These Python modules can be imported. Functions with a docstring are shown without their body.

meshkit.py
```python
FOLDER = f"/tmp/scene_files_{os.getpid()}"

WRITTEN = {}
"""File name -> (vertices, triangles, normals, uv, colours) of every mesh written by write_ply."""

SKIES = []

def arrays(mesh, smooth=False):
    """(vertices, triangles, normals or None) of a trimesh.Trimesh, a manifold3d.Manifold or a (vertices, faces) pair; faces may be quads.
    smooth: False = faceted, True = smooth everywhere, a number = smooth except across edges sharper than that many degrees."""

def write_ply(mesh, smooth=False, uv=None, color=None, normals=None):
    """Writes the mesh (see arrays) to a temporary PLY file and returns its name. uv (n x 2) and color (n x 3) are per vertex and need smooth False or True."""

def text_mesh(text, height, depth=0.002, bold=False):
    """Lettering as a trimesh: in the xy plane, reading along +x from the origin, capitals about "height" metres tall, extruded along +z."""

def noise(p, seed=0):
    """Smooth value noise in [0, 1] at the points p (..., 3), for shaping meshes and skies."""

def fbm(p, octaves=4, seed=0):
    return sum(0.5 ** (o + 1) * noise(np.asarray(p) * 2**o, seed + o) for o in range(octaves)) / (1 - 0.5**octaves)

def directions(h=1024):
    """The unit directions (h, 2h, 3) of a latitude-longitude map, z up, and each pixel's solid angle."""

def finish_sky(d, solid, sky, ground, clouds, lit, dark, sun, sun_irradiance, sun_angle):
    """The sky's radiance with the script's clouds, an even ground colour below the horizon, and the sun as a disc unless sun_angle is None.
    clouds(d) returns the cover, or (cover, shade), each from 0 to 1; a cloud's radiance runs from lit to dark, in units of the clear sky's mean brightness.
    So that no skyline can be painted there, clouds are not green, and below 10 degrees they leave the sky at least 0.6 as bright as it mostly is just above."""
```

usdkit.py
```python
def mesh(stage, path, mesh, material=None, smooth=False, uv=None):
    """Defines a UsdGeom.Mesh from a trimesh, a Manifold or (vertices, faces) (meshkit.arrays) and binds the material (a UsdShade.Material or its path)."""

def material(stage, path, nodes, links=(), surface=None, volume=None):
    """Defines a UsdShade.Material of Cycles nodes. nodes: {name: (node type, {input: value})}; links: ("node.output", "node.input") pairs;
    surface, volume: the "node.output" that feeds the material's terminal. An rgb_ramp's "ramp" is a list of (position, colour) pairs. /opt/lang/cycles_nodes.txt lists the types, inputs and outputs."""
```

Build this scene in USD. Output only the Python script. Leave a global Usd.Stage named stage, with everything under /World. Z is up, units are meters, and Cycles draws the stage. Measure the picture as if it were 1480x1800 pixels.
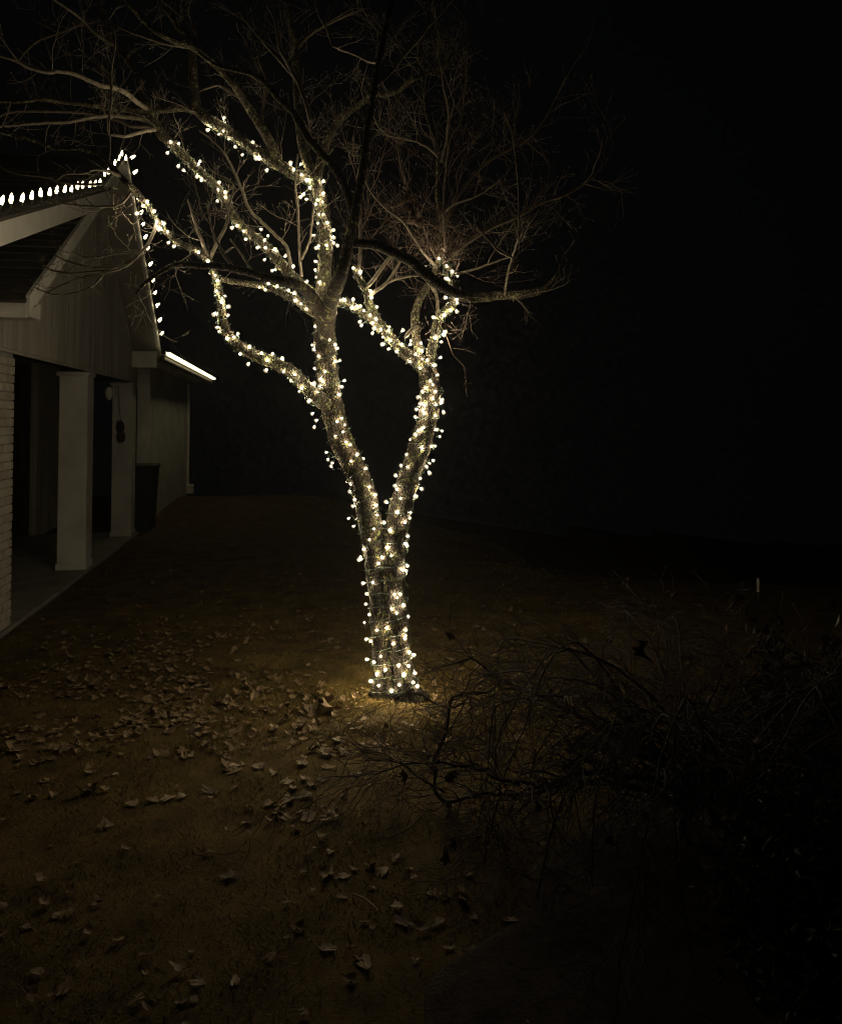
import math, random
import numpy as np
import trimesh
import usdkit, meshkit
from pxr import Usd, UsdGeom, UsdShade, UsdLux, Gf, Sdf, Vt

rng = np.random.default_rng(11)
random.seed(11)
stage = Usd.Stage.CreateInMemory()
UsdGeom.SetStageUpAxis(stage, 'Z')
UsdGeom.SetStageMetersPerUnit(stage, 1.0)
world = UsdGeom.Xform.Define(stage, '/World')
UsdGeom.Scope.Define(stage, '/World/Looks')

# ------------------------------------------------------------------ camera, sky, exposure
F, CX, CY, EYE, PITCH = 1452.0, 740.0, 687.0, 1.70, math.radians(2.0)
cam = UsdGeom.Camera.Define(stage, '/World/camera')
cam.CreateHorizontalApertureAttr(36.0)
cam.CreateFocalLengthAttr(36.0 * F / 1480.0)
cam.CreateVerticalApertureOffsetAttr(-(900.0 - CY) / F * 36.0 * F / 1480.0)
cam.CreateExposureAttr(0.12)
cam.CreateClippingRangeAttr((0.05, 1000.0))
cam.AddTranslateOp().Set((0, 0, EYE))
cam.AddRotateXOp().Set(90.0 + math.degrees(PITCH))
cam.GetPrim().SetCustomDataByKey('kind', 'structure')

SUN_EL, SUN_ROT, SKY = math.radians(1.0), math.radians(200.0), 0.00016
sky_mat = usdkit.material(stage, '/World/Looks/night_sky', {
    's': ('sky_texture', {'sky_type': 'single_scattering', 'sun_disc': False, 'sun_elevation': SUN_EL, 'sun_rotation': SUN_ROT}),
    'm': ('mix', {'mix_type': 'mix', 'fac': 0.75, 'color2': (6.0, 6.3, 7.0)}),
    'b': ('background_shader', {'strength': SKY})}, [('s.color', 'm.color1'), ('m.color', 'b.color')], surface='b.background')
dome = UsdLux.DomeLight.Define(stage, '/World/sky')
UsdShade.MaterialBindingAPI.Apply(dome.GetPrim()).Bind(sky_mat)
dome.GetPrim().SetCustomDataByKey('kind', 'structure')
BULB, HALO, ROOFBULB, TUBE = 285.0, 1.0, 4.5, 4.0      # radiance of tree bulbs, their added halo shells, roof bulbs and the eave tube

# ------------------------------------------------------------------ helpers
used = {}
def numbered(path):
    n = used.get(path, 0); used[path] = n + 1
    return path if n == 0 else f'{path}_{n:03d}'
base_of = {}
def thing(name, label, cat, base=(0, 0, 0), group=None, kind=None):
    p = numbered('/World/' + name)
    x = UsdGeom.Xform.Define(stage, p); x.AddTranslateOp().Set(Gf.Vec3d(*map(float, base)))
    base_of[p] = np.asarray(base, float)
    tag(x, label, cat, group, kind)
    return p
def tag(x, label=None, cat=None, group=None, kind=None):
    pr = x.GetPrim()
    for k, v in (('label', label), ('category', cat), ('group', group), ('kind', kind)):
        if v: pr.SetCustomDataByKey(k, v)
def obj(name, mesh, mat, parent=None, smooth=False, label=None, cat=None, group=None, kind=None):
    """ONE mesh prim under parent (or /World); mesh is in world coordinates."""
    v, f = (mesh.vertices, mesh.faces) if hasattr(mesh, 'vertices') else mesh
    par = parent or '/World'
    p = numbered(par + '/' + name)
    root = '/'.join(par.split('/')[:3])
    b = base_of.get(root, np.zeros(3))
    m = usdkit.mesh(stage, p, trimesh.Trimesh(np.asarray(v, float) - b, f, process=False), mat, smooth=smooth)
    tag(m, label, cat, group, kind)
    return p
def P(px, py, d):
    """World point at distance d (metres along +Y) seen at photo pixel px, py: used while measuring the photo."""
    r, u = (px - CX) / F, -(py - CY) / F
    y, z = math.cos(PITCH) - u * math.sin(PITCH), math.sin(PITCH) + u * math.cos(PITCH)
    return np.array([r * d / y, d, EYE + z * d / y])
def cat(ms):
    vs, fs, n = [], [], 0
    for m in ms:
        v, f = (m.vertices, m.faces) if hasattr(m, 'vertices') else m
        vs.append(v); fs.append(np.asarray(f) + n); n += len(v)
    return np.vstack(vs), np.vstack(fs)
def unit(v): return v / (np.linalg.norm(v) + 1e-12)
def resample(pts, step):
    """Smooth curve through the rows of pts (any number of columns)."""
    pts = np.asarray(pts, float)
    if len(pts) < 3:
        n = max(2, int(np.linalg.norm((pts[1] - pts[0])[:3]) / step) + 1)
        return pts[0] + (pts[1] - pts[0]) * np.linspace(0, 1, n)[:, None]
    from scipy.interpolate import PchipInterpolator
    t = np.r_[0, np.cumsum(np.linalg.norm(np.diff(pts[:, :3], axis=0), axis=1))]
    n = max(4, int(t[-1] / step) + 1)
    return PchipInterpolator(t, pts)(np.linspace(0, t[-1], n))
def tube(p, r, sides=6, wob=0.0, seed=0, cap=True):
    p = np.asarray(p, float); r = np.broadcast_to(np.asarray(r, float), (len(p),))
    t = np.gradient(p, axis=0); t /= np.linalg.norm(t, axis=1, keepdims=True) + 1e-12
    a = np.empty_like(t)
    x = np.cross(t[0], [0.31, 0.2, 0.93]); x = unit(x if np.linalg.norm(x) > .05 else np.cross(t[0], [1, 0, 0]))
    for i in range(len(p)):
        x = unit(x - t[i] * np.dot(x, t[i])); a[i] = x
    b = np.cross(t, a); ang = np.arange(sides) * 2 * np.pi / sides
    dirs = np.cos(ang)[None, :, None] * a[:, None] + np.sin(ang)[None, :, None] * b[:, None]
    R = np.repeat(r[:, None], sides, 1)
    if wob:
        q = (p[:, None] + dirs * r[:, None, None])
        R = R * (1 + wob * (meshkit.fbm(q * 14, 3, seed) - .5) * 2 + wob * .5 * (meshkit.noise(q * 55, seed + 5) - .5) * 2)
    v = (p[:, None] + dirs * R[..., None]).reshape(-1, 3)
    i, j = np.meshgrid(np.arange(len(p) - 1), np.arange(sides), indexing='ij')
    q = np.stack([i * sides + j, i * sides + (j + 1) % sides, (i + 1) * sides + (j + 1) % sides, (i + 1) * sides + j], -1).reshape(-1, 4)
    f = np.vstack([q[:, [0, 1, 2]], q[:, [0, 2, 3]]])
    if cap:
        n = len(v); v = np.vstack([v, p[0], p[-1] + t[-1] * r[-1] * .5]); k = np.arange(sides); e = (len(p) - 1) * sides
        f = np.vstack([f, np.stack([np.full(sides, n), (k + 1) % sides, k], 1), np.stack([np.full(sides, n + 1), e + k, e + (k + 1) % sides], 1)])
    return v, f
def lathe(profile, sides, pos, axis, star=1.0):
    """profile: (radius, height) rows, turned about axis at pos."""
    pr = np.asarray(profile, float); axis = unit(np.asarray(axis, float))
    a = unit(np.cross(axis, [.3, .9, .2] if abs(axis[1]) < .8 else [1, 0, .1])); b = np.cross(axis, a)
    ang = np.arange(sides) * 2 * np.pi / sides
    k = np.where(np.arange(sides) % 2, star, 1.0)[None, :, None]
    v = np.asarray(pos) + pr[:, 1][:, None, None] * axis + pr[:, 0][:, None, None] * k * (np.cos(ang)[None, :, None] * a + np.sin(ang)[None, :, None] * b)
    i, j = np.meshgrid(np.arange(len(pr) - 1), np.arange(sides), indexing='ij')
    q = np.stack([i * sides + j, i * sides + (j + 1) % sides, (i + 1) * sides + (j + 1) % sides, (i + 1) * sides + j], -1).reshape(-1, 4)
    return v.reshape(-1, 3), np.vstack([q[:, [0, 1, 2]], q[:, [0, 2, 3]]])

# ------------------------------------------------------------------ materials
L = '/World/Looks/'
def mat(name, c1, c2, scale=6.0, rough=.8, bump=.0, bscale=40.0, detail=4.0, spec=.3, stretch=(1, 1, 1), lo=.35, hi=.65):
    n = {'g': ('geometry', {}), 'mp': ('mapping', {'mapping_type': 'point', 'scale': stretch}),
         'n': ('noise_texture', {'scale': scale, 'detail': detail, 'roughness': .6}),
         'r': ('rgb_ramp', {'ramp': [(0, c1), (lo, c1), (hi, c2), (1, c2)]}),
         'p': ('principled_bsdf', {'roughness': rough, 'specular_ior_level': spec})}
    l = [('g.position', 'mp.vector'), ('mp.vector', 'n.vector'), ('n.fac', 'r.fac'), ('r.color', 'p.base_color')]
    if bump:
        n['bn'] = ('noise_texture', {'scale': bscale, 'detail': 5.0, 'roughness': .65}); n['b'] = ('bump', {'strength': bump, 'distance': .01})
        l += [('mp.vector', 'bn.vector'), ('bn.fac', 'b.height'), ('b.normal', 'p.normal')]
    return usdkit.material(stage, L + name, n, l, surface='p.BSDF')
def bark(name, dark, light, lichen, amount):
    n = {'g': ('geometry', {}), 'mp': ('mapping', {'mapping_type': 'point', 'scale': (1, 1, .55)}),
         'n1': ('noise_texture', {'scale': 34.0, 'detail': 5.0, 'roughness': .7}), 'r1': ('rgb_ramp', {'ramp': [(.3, dark), (.7, light)]}),
         'n2': ('noise_texture', {'scale': 17.0, 'detail': 6.0, 'roughness': .72, 'distortion': .6}),
         'r2': ('rgb_ramp', {'ramp': [(0, (0, 0, 0)), (.56 - amount, (0, 0, 0)), (.63 - amount, (1, 1, 1)), (1, (1, 1, 1))]}),
         'm': ('mix', {'color2': lichen}), 'v': ('voronoi_texture', {'scale': 62.0, 'feature': 'distance_to_edge'}),
         'rv': ('rgb_ramp', {'ramp': [(0, (0, 0, 0)), (.16, (.8, .8, .8)), (1, (1, 1, 1))]}),
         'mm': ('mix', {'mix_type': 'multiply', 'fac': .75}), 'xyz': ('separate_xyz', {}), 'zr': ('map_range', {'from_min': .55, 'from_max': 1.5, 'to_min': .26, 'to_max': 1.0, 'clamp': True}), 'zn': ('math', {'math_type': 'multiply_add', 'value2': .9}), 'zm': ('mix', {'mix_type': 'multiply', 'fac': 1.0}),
         'a': ('math', {'math_type': 'add'}), 'b': ('bump', {'strength': .85, 'distance': .012}),
         'p': ('principled_bsdf', {'roughness': .9, 'specular_ior_level': .2})}
    l = [('g.position', 'mp.vector'), ('mp.vector', 'n1.vector'), ('mp.vector', 'v.vector'), ('g.position', 'n2.vector'), ('n1.fac', 'r1.fac'), ('n2.fac', 'r2.fac'),
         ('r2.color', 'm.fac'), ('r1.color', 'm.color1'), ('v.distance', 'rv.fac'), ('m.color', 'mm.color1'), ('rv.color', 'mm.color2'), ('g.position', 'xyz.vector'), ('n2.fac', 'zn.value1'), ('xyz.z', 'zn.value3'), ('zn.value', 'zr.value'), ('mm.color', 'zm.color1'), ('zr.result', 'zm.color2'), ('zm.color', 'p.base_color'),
         ('rv.color', 'a.value1'), ('n1.fac', 'a.value2'), ('a.value', 'b.height'), ('b.normal', 'p.normal')]
    return usdkit.material(stage, L + name, n, l, surface='p.BSDF')
def glow(name, color, strength):
    return usdkit.material(stage, L + name, {'e': ('emission', {'color': color, 'strength': strength})}, surface='e.emission')

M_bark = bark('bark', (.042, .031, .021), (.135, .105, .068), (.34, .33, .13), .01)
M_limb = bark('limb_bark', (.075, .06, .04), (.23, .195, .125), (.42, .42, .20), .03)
M_twig = mat('twig_bark', (.14, .112, .078), (.25, .21, .15), 30, .8)
M_redtwig = mat('reddish_twig_bark', (.13, .088, .062), (.19, .135, .095), 30, .8)
M_bush = mat('maple_bark', (.035, .022, .018), (.06, .042, .035), 20, .7)
M_wire = mat('wire_green', (.022, .038, .02), (.034, .055, .03), 20, .5, spec=.4)
M_bulb = [glow('lit_bulb', (1.0, .85, .58), BULB), glow('lit_bulb_bright', (1.0, .87, .62), BULB * 1.6), glow('lit_bulb_weak', (1.0, .82, .52), BULB * .6), glow('lit_bulb_low', (1.0, .80, .47), BULB * 2.4)]
M_halo = usdkit.material(stage, L + 'bulb_halo_shell', {'t': ('transparent_bsdf', {'color': (1, 1, 1)}), 'e': ('emission', {'color': (1.0, .84, .52), 'strength': HALO}),
    'm': ('mix_closure', {'fac': .34})}, [('t.BSDF', 'm.closure1'), ('e.emission', 'm.closure2')], surface='m.closure')  # weak emission mixed into a clear shell, imitating lens bloom
M_roofbulb = glow('lit_roof_bulb', (1.0, .84, .52), ROOFBULB)
M_tube = glow('lit_tube', (1.0, .90, .52), TUBE)
M_soil = mat('lawn_thatch', (.056, .038, .014), (.115, .080, .029), 5.0, .95, .8, 70, 8, .1)
M_grass = mat('dormant_grass', (.082, .064, .020), (.24, .170, .050), 3.2, .8, spec=.2)
M_leaf = [mat('dry_leaf', (.15, .102, .055), (.24, .165, .094), 22, .7, .3, 60), mat('pale_dry_leaf', (.23, .17, .105), (.34, .26, .165), 22, .7, .3, 60), mat('dark_dry_leaf', (.07, .045, .026), (.125, .08, .048), 22, .7, .3, 60)]
M_white = mat('white_paint', (.58, .545, .47), (.76, .73, .66), 2.2, .55, .2, 90)
M_siding = mat('siding_paint', (.46, .42, .36), (.66, .62, .54), 4, .65, .2, 60, stretch=(1, 1, .12))
M_siding2 = mat('siding_paint_worn', (.40, .37, .31), (.60, .56, .48), 5, .65, .25, 60, stretch=(1, 1, .12))
M_brick = [mat('painted_brick', (.50, .45, .37), (.62, .57, .48), 9, .75, .5, 90), mat('painted_brick_worn', (.44, .385, .31), (.58, .52, .43), 12, .75, .6, 80)]
M_mortar = mat('mortar', (.36, .33, .28), (.42, .39, .33), 10, .9, .4, 90)
M_shingle = [mat('asphalt_shingle', (.085, .076, .064), (.15, .135, .112), 40, .95, .6, 200), mat('asphalt_shingle_dark', (.06, .054, .046), (.105, .094, .08), 40, .95, .6, 200)]
M_roof = mat('roof_deck', (.05, .045, .04), (.07, .063, .055), 8, .95)
M_slab = mat('concrete', (.22, .20, .17), (.31, .285, .245), 4, .85, .3, 50)
M_dark = mat('dark_plastic', (.018, .02, .018), (.028, .03, .026), 6, .6)
M_door = mat('dark_door_paint', (.03, .032, .03), (.045, .045, .042), 5, .6)
M_panel = mat('porch_wall_shaded', (.07, .05, .035), (.11, .08, .055), 6, .7, .2, 50, stretch=(1, 1, .15))  # wall colour darkened to stand in for the unlit porch interior
M_soffit = mat('soffit_paint_dimmed', (.30, .28, .24), (.36, .335, .29), 3, .7)  # siding paint darkened so the soffit looks less lit
M_gutter = mat('brown_gutter', (.06, .05, .035), (.085, .07, .05), 5, .45)
M_ornament = mat('dark_red_ornament', (.045, .022, .018), (.07, .034, .026), 12, .6)
M_milk = mat('milky_glass', (.55, .55, .52), (.62, .62, .58), 6, .35)
M_shrub = mat('shrub_leaf', (.012, .018, .009), (.028, .036, .018), 20, .45, spec=.35)
M_mulch = mat('dark_mulch', (.016, .010, .006), (.036, .023, .014), 30, .95, .8, 60)

# ------------------------------------------------------------------ ground
def ground_z(x, y):
    x, y = np.asarray(x, float), np.asarray(y, float)
    z = -.04 + .035 * (meshkit.fbm(np.stack([x * .9, y * .9, 0 * x], -1), 3, 4) - .5)
    e = np.clip((y - 11.5) / 5, 0, 1) * np.clip((-.6 - x) / 1.6, 0, 1); z = z + .13 * e * e * (3 - 2 * e)
    side = ((x + .9) * 7 + (y - 10.5) * 2.7) / 7.5
    k = np.clip((y - 8) / 3, 0, 1); k = k * k * (3 - 2 * k)
    far = np.maximum(0, y - 17.3)
    drop = np.maximum(np.maximum(0, side) * k, far)
    return z - np.where(side * k > far, np.minimum(.04 * drop ** 2, .16 * drop), np.minimum(.09 * drop ** 2, .30 * drop))
def grid(xs, ys, dz=0.0):
    X, Y = np.meshgrid(xs, ys); v = np.stack([X, Y, ground_z(X, Y) + dz], -1).reshape(-1, 3)
    nx, ny = len(xs), len(ys); i, j = np.meshgrid(np.arange(ny - 1), np.arange(nx - 1), indexing='ij')
    q = np.stack([i * nx + j, i * nx + j + 1, (i + 1) * nx + j + 1, (i + 1) * nx + j], -1).reshape(-1, 4)
    return v, np.vstack([q[:, [0, 1, 2]], q[:, [0, 2, 3]]])
xs = np.unique(np.r_[np.linspace(-150, -12, 14), np.linspace(-12, -5, 20), np.linspace(-5, 5, 140), np.linspace(5, 12, 20), np.linspace(12, 150, 14)])
ys = np.unique(np.r_[np.linspace(-60, 0, 8), np.linspace(0, 1.5, 8), np.linspace(1.5, 9, 130), np.linspace(9, 22, 90), np.linspace(22, 200, 24)])
obj('lawn', grid(xs, ys), M_soil, smooth=True, kind='structure')

def bed_x(y):
    return np.interp(y, [1.5, 2.0, 2.7, 3.3, 3.8, 4.3, 4.7, 4.9, 30], [-.45, -.22, .14, .5, .85, 1.35, 2.1, 9, 9]) + .06 * np.sin(np.asarray(y) * 9)
yy = np.linspace(1.2, 4.8, 90); tt = np.linspace(0, 1, 40); BX = bed_x(yy)
bv = np.stack([BX[:, None] + (np.maximum(5.5, BX + .1) - BX)[:, None] * tt[None] ** 1.6, np.repeat(yy[:, None], 40, 1)], -1).reshape(-1, 2)
bz = ground_z(bv[:, 0], bv[:, 1]) + .008 + .03 * meshkit.fbm(np.column_stack([bv * 9, 0 * bv[:, :1]]), 3, 7) * np.clip(np.tile(tt, 90) * 20, 0, 1)
bi, bj = np.meshgrid(np.arange(89), np.arange(39), indexing='ij'); bq = np.stack([bi * 40 + bj, bi * 40 + bj + 1, (bi + 1) * 40 + bj + 1, (bi + 1) * 40 + bj], -1).reshape(-1, 4)
obj('mulch_bed', (np.column_stack([bv, bz]), np.vstack([bq[:, [0, 1, 2]], bq[:, [0, 2, 3]]])), M_mulch, smooth=True, kind='structure')
def blades(n, x0, x1, y0, y1, h, keep=None):
    x, y = rng.uniform(x0, x1, n), rng.uniform(y0, y1, n)
    wall = -2.25 - .159 * y
    dens = meshkit.fbm(np.stack([x * 3, y * 3, 0 * x], -1), 3, 9)
    ok = (x > wall) & (x < bed_x(y) + rng.normal(0, .05, n)) & (rng.random(n) < np.clip((dens - .25) * 2.4, .12, 1)); x, y = x[ok], y[ok]; n = len(x)
    z = ground_z(x, y) - .004; a = rng.uniform(0, 2 * np.pi, n); hh = h * rng.uniform(.45, 1.25, n); w = rng.uniform(.0014, .003, n)
    lean = rng.uniform(.5, 2.0, n) * hh; la = rng.uniform(0, 2 * np.pi, n)
    p0 = np.stack([x - w * np.cos(a), y - w * np.sin(a), z], 1); p1 = np.stack([x + w * np.cos(a), y + w * np.sin(a), z], 1)
    p2 = np.stack([x + lean * np.cos(la), y + lean * np.sin(la), z + hh], 1)
    return np.stack([p0, p1, p2], 1).reshape(-1, 3), np.arange(3 * n).reshape(-1, 3)
obj('lawn_grass', cat([blades(230000, -3.4, 2.0, 1.9, 7.5, .021), blades(70000, -1.3, 1.1, 4.3, 6.2, .028), blades(90000, -4.6, 1.5, 7.5, 18, .036)]), M_grass,
    label='short dormant tan grass covering the dark lawn', cat='grass', kind='stuff')

# ------------------------------------------------------------------ house: s runs along the wall (about +Y), w out of the wall (about +X)
UN = unit(np.array([1.0, .159, 0]))
def H(s, w, z): return np.array([-2.30 - .159 * s, s, 0]) + UN * w + np.array([0, 0, z])
def hexa(c):
    c = np.array(c); f = [[0, 3, 2, 1], [4, 5, 6, 7], [0, 1, 5, 4], [1, 2, 6, 5], [2, 3, 7, 6], [3, 0, 4, 7]]
    f = np.array(f); return c, np.vstack([f[:, [0, 1, 2]], f[:, [0, 2, 3]]])
def bev(m, r):
    m = trimesh.Trimesh(*m, process=False); c = m.vertices.mean(0)
    pts = []
    for i in range(3):
        for v in m.vertices:
            d = v - c; k = np.array([-1 if True else 1])
            pts.append(v)
    return m.convex_hull
def box(s0, s1, w0, w1, z0, z1, b=0.0):
    """Box along the house; b bevels its edges."""
    if b:
        pts = []
        for ds, dw, dz in ((b, b, 0), (b, 0, b), (0, b, b)):
            for s in (s0 + ds, s1 - ds):
                for w in (w0 + dw, w1 - dw):
                    for z in (z0 + dz, z1 - dz): pts.append(H(s, w, z))
        h = trimesh.convex.convex_hull(np.array(pts)); return h.vertices, h.faces
    return hexa([H(s0, w0, z0), H(s1, w0, z0), H(s1, w1, z0), H(s0, w1, z0), H(s0, w0, z1), H(s1, w0, z1), H(s1, w1, z1), H(s0, w1, z1)])
def slab(a, b, w0, w1, t):
    """Sloping board: top edge from a=(s,z) to b=(s,z), thickness t straight down, between w0 and w1."""
    (sa, za), (sb, zb) = a, b
    return hexa([H(sa, w0, za - t), H(sb, w0, zb - t), H(sb, w1, zb - t), H(sa, w1, za - t), H(sa, w0, za), H(sb, w0, zb), H(sb, w1, zb), H(sa, w1, za)])

house = thing('house', 'pale house with a gabled porch, brick pillar and square columns at the left', 'house', H(9.5, 0, 0))
EAVE, JOIN, PEAK, FAR = (6.06, 2.62), (8.46, 4.09), (9.60, 4.79), (12.30, 2.72)
NEAR_SLOPE = (PEAK[1] - EAVE[1]) / (PEAK[0] - EAVE[0]); FAR_SLOPE = (FAR[1] - PEAK[1]) / (FAR[0] - PEAK[0])
UP0 = (3.2, JOIN[1] - .345 * (JOIN[0] - 3.2))
BEAM = 2.25
def rake_z(s): return EAVE[1] + NEAR_SLOPE * (s - EAVE[0]) if s < PEAK[0] else PEAK[1] + FAR_SLOPE * (s - PEAK[0])
def upper_z(s): return JOIN[1] + .345 * (s - JOIN[0])
# porch floor, back wall and ceiling
obj('porch_floor', box(3.0, 12.6, -3.4, .03, -.30, 0.0, .012), M_slab, house)
obj('porch_back_wall', box(3.0, 12.55, -3.6, -3.4, 0, 2.6), M_panel, house)
obj('porch_end_wall', box(12.45, 12.55, -3.39, -1.51, 0, 2.6), M_panel, house)
obj('porch_ceiling', box(3.0, 12.1, -3.39, -.13, 2.52, 2.58), M_siding2, house)
dr = obj('back_door', box(8.9, 9.85, -3.398, -3.35, .02, 2.05, .008), M_door, house)
obj('door_panel', box(9.0, 9.32, -3.352, -3.34, 1.1, 1.9, .005), M_door, dr); obj('door_panel', box(9.42, 9.75, -3.352, -3.34, 1.1, 1.9, .005), M_door, dr)
obj('door_handle', lathe([(0, 0), (.028, .0), (.03, .03), (.018, .05), (0, .052)], 10, H(9.78, -3.35, 1.0), UN), M_gutter, dr)
# brick pillar: mortar core with single painted bricks
core = obj('brick_pillar', box(6.515, 6.885, -.385, -.012, 0, BEAM - .002), M_mortar, house)
ch, zc, k = .0715, 0.004, 0
while zc + ch - .009 < BEAM - .001:
    z0, z1 = zc, zc + ch - .009
    j = lambda: rng.uniform(-.0025, .0025)
    cuts = [6.5, 6.70, 6.9] if k % 2 == 0 else [6.5, 6.60, 6.80, 6.9]
    for a, b in zip(cuts[:-1], cuts[1:]):
        obj('brick', box(a + (.005 if a > 6.5 else 0), b - (.005 if b < 6.9 else 0), -.095, .0 + j(), z0, z1 + j() * .5, .005), M_brick[int(rng.random() < .35)], core)
    cuts = [-.40, -.30, -.105] if k % 2 == 0 else [-.40, -.205, -.105]
    for a, b in zip(cuts[:-1], cuts[1:]):
        obj('brick', box(6.5 + j(), 6.6, a, b - .01, z0, z1, .005), M_brick[int(rng.random() < .35)], core)
    zc += ch; k += 1
# square columns
for s0, s1, w0 in ((9.42, 9.72, -.315), (12.1, 12.4, -.285)):
    c = obj('column', box(s0, s1, w0, -.005, 0, BEAM, .008), M_white, house)
    obj('column_cap', box(s0 - .025, s1 + .025, w0 - .025, .012, BEAM - .055, BEAM - .004, .006), M_white, c)
    obj('column_base', box(s0 - .012, s1 + .012, w0 - .012, .006, .001, .075, .005), M_white, c)
# beam and gable siding, board by board
obj('beam', box(3.0, 12.45, -.12, -.006, BEAM, BEAM + .24), M_siding2, house)
obj('beam_underside_trim', box(3.0, 12.44, -.13, .004, BEAM + .0, BEAM + .03, .005), M_siding, house)
s, bw = 3.4, .118
while s < 12.28:
    a, b = s + .003, min(s + bw - .003, 12.3)
    za, zb = (upper_z(a) if a < JOIN[0] else rake_z(a)) - .16, (upper_z(b) if b < JOIN[0] else rake_z(b)) - .16
    if a > EAVE[0] and b < JOIN[0]: za, zb = rake_z(a) - .13, rake_z(b) - .13
    if a < EAVE[0]: za = zb = 2.62
    zl = BEAM + .033
    if min(za, zb) > zl + .02:
        dw = rng.uniform(-.0015, .0015)
        obj('siding_board', hexa([H(a, -.025, zl), H(b, -.025, zl), H(b, .004 + dw, zl), H(a, .004 + dw, zl), H(a, -.025, za), H(b, -.025, zb), H(b, .004 + dw, zb), H(a, .004 + dw, za)]),
            M_siding if rng.random() < .6 else M_siding2, house)
    s += bw
obj('gable_backing', hexa([H(6.1, -.10, BEAM), H(12.25, -.10, BEAM), H(12.25, -.03, BEAM), H(6.1, -.03, BEAM), H(9.55, -.10, 4.6), H(9.65, -.10, 4.6), H(9.65, -.03, 4.6), H(9.55, -.03, 4.6)]), M_dark, house)
# roof of the gable: near slope, far slope, with single shingles on the near slope
roof = obj('porch_roof', cat([slab((EAVE[0] - .02, EAVE[1] - .03), (PEAK[0], PEAK[1] - .02), -5.5, .33, .10), slab((PEAK[0], PEAK[1] - .02), (FAR[0] + .02, FAR[1] - .02), -5.5, .33, .10)]), M_roof, house)
n_course, ln = 22, np.hypot(JOIN[0] + .6 - EAVE[0], (JOIN[0] + .6 - EAVE[0]) * NEAR_SLOPE)
du = unit(H(1, 0, NEAR_SLOPE) - H(0, 0, 0)); nu = unit(np.cross(UN, du)); nu = nu if nu[2] > 0 else -nu
for c in range(n_course):
    sc = EAVE[0] - .05 + c * (JOIN[0] + .7 - EAVE[0]) / n_course
    w = .345 - (0 if c % 2 == 0 else .16)
    first = True
    for q in range(9):
        w1 = .345 if first else w - .006; w0 = w1 - (.32 if not first or c % 2 == 0 else .16) + rng.uniform(-.01, .01); w = w0; first = False
        l = .19; lift = .012 + rng.uniform(0, .006)
        p0 = lambda ww, t, up: H(sc, ww, EAVE[1] - .03 + NEAR_SLOPE * (sc - EAVE[0])) + du * t + nu * up
        obj('shingle', hexa([p0(w0, 0, .002), p0(w0, l, .0), p0(w1, l, .0), p0(w1, 0, .002), p0(w0, 0, .010 + lift), p0(w0, l, .006), p0(w1, l, .006), p0(w1, 0, .010 + lift)]),
            M_shingle[int(rng.random() < .5)], roof)
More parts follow.
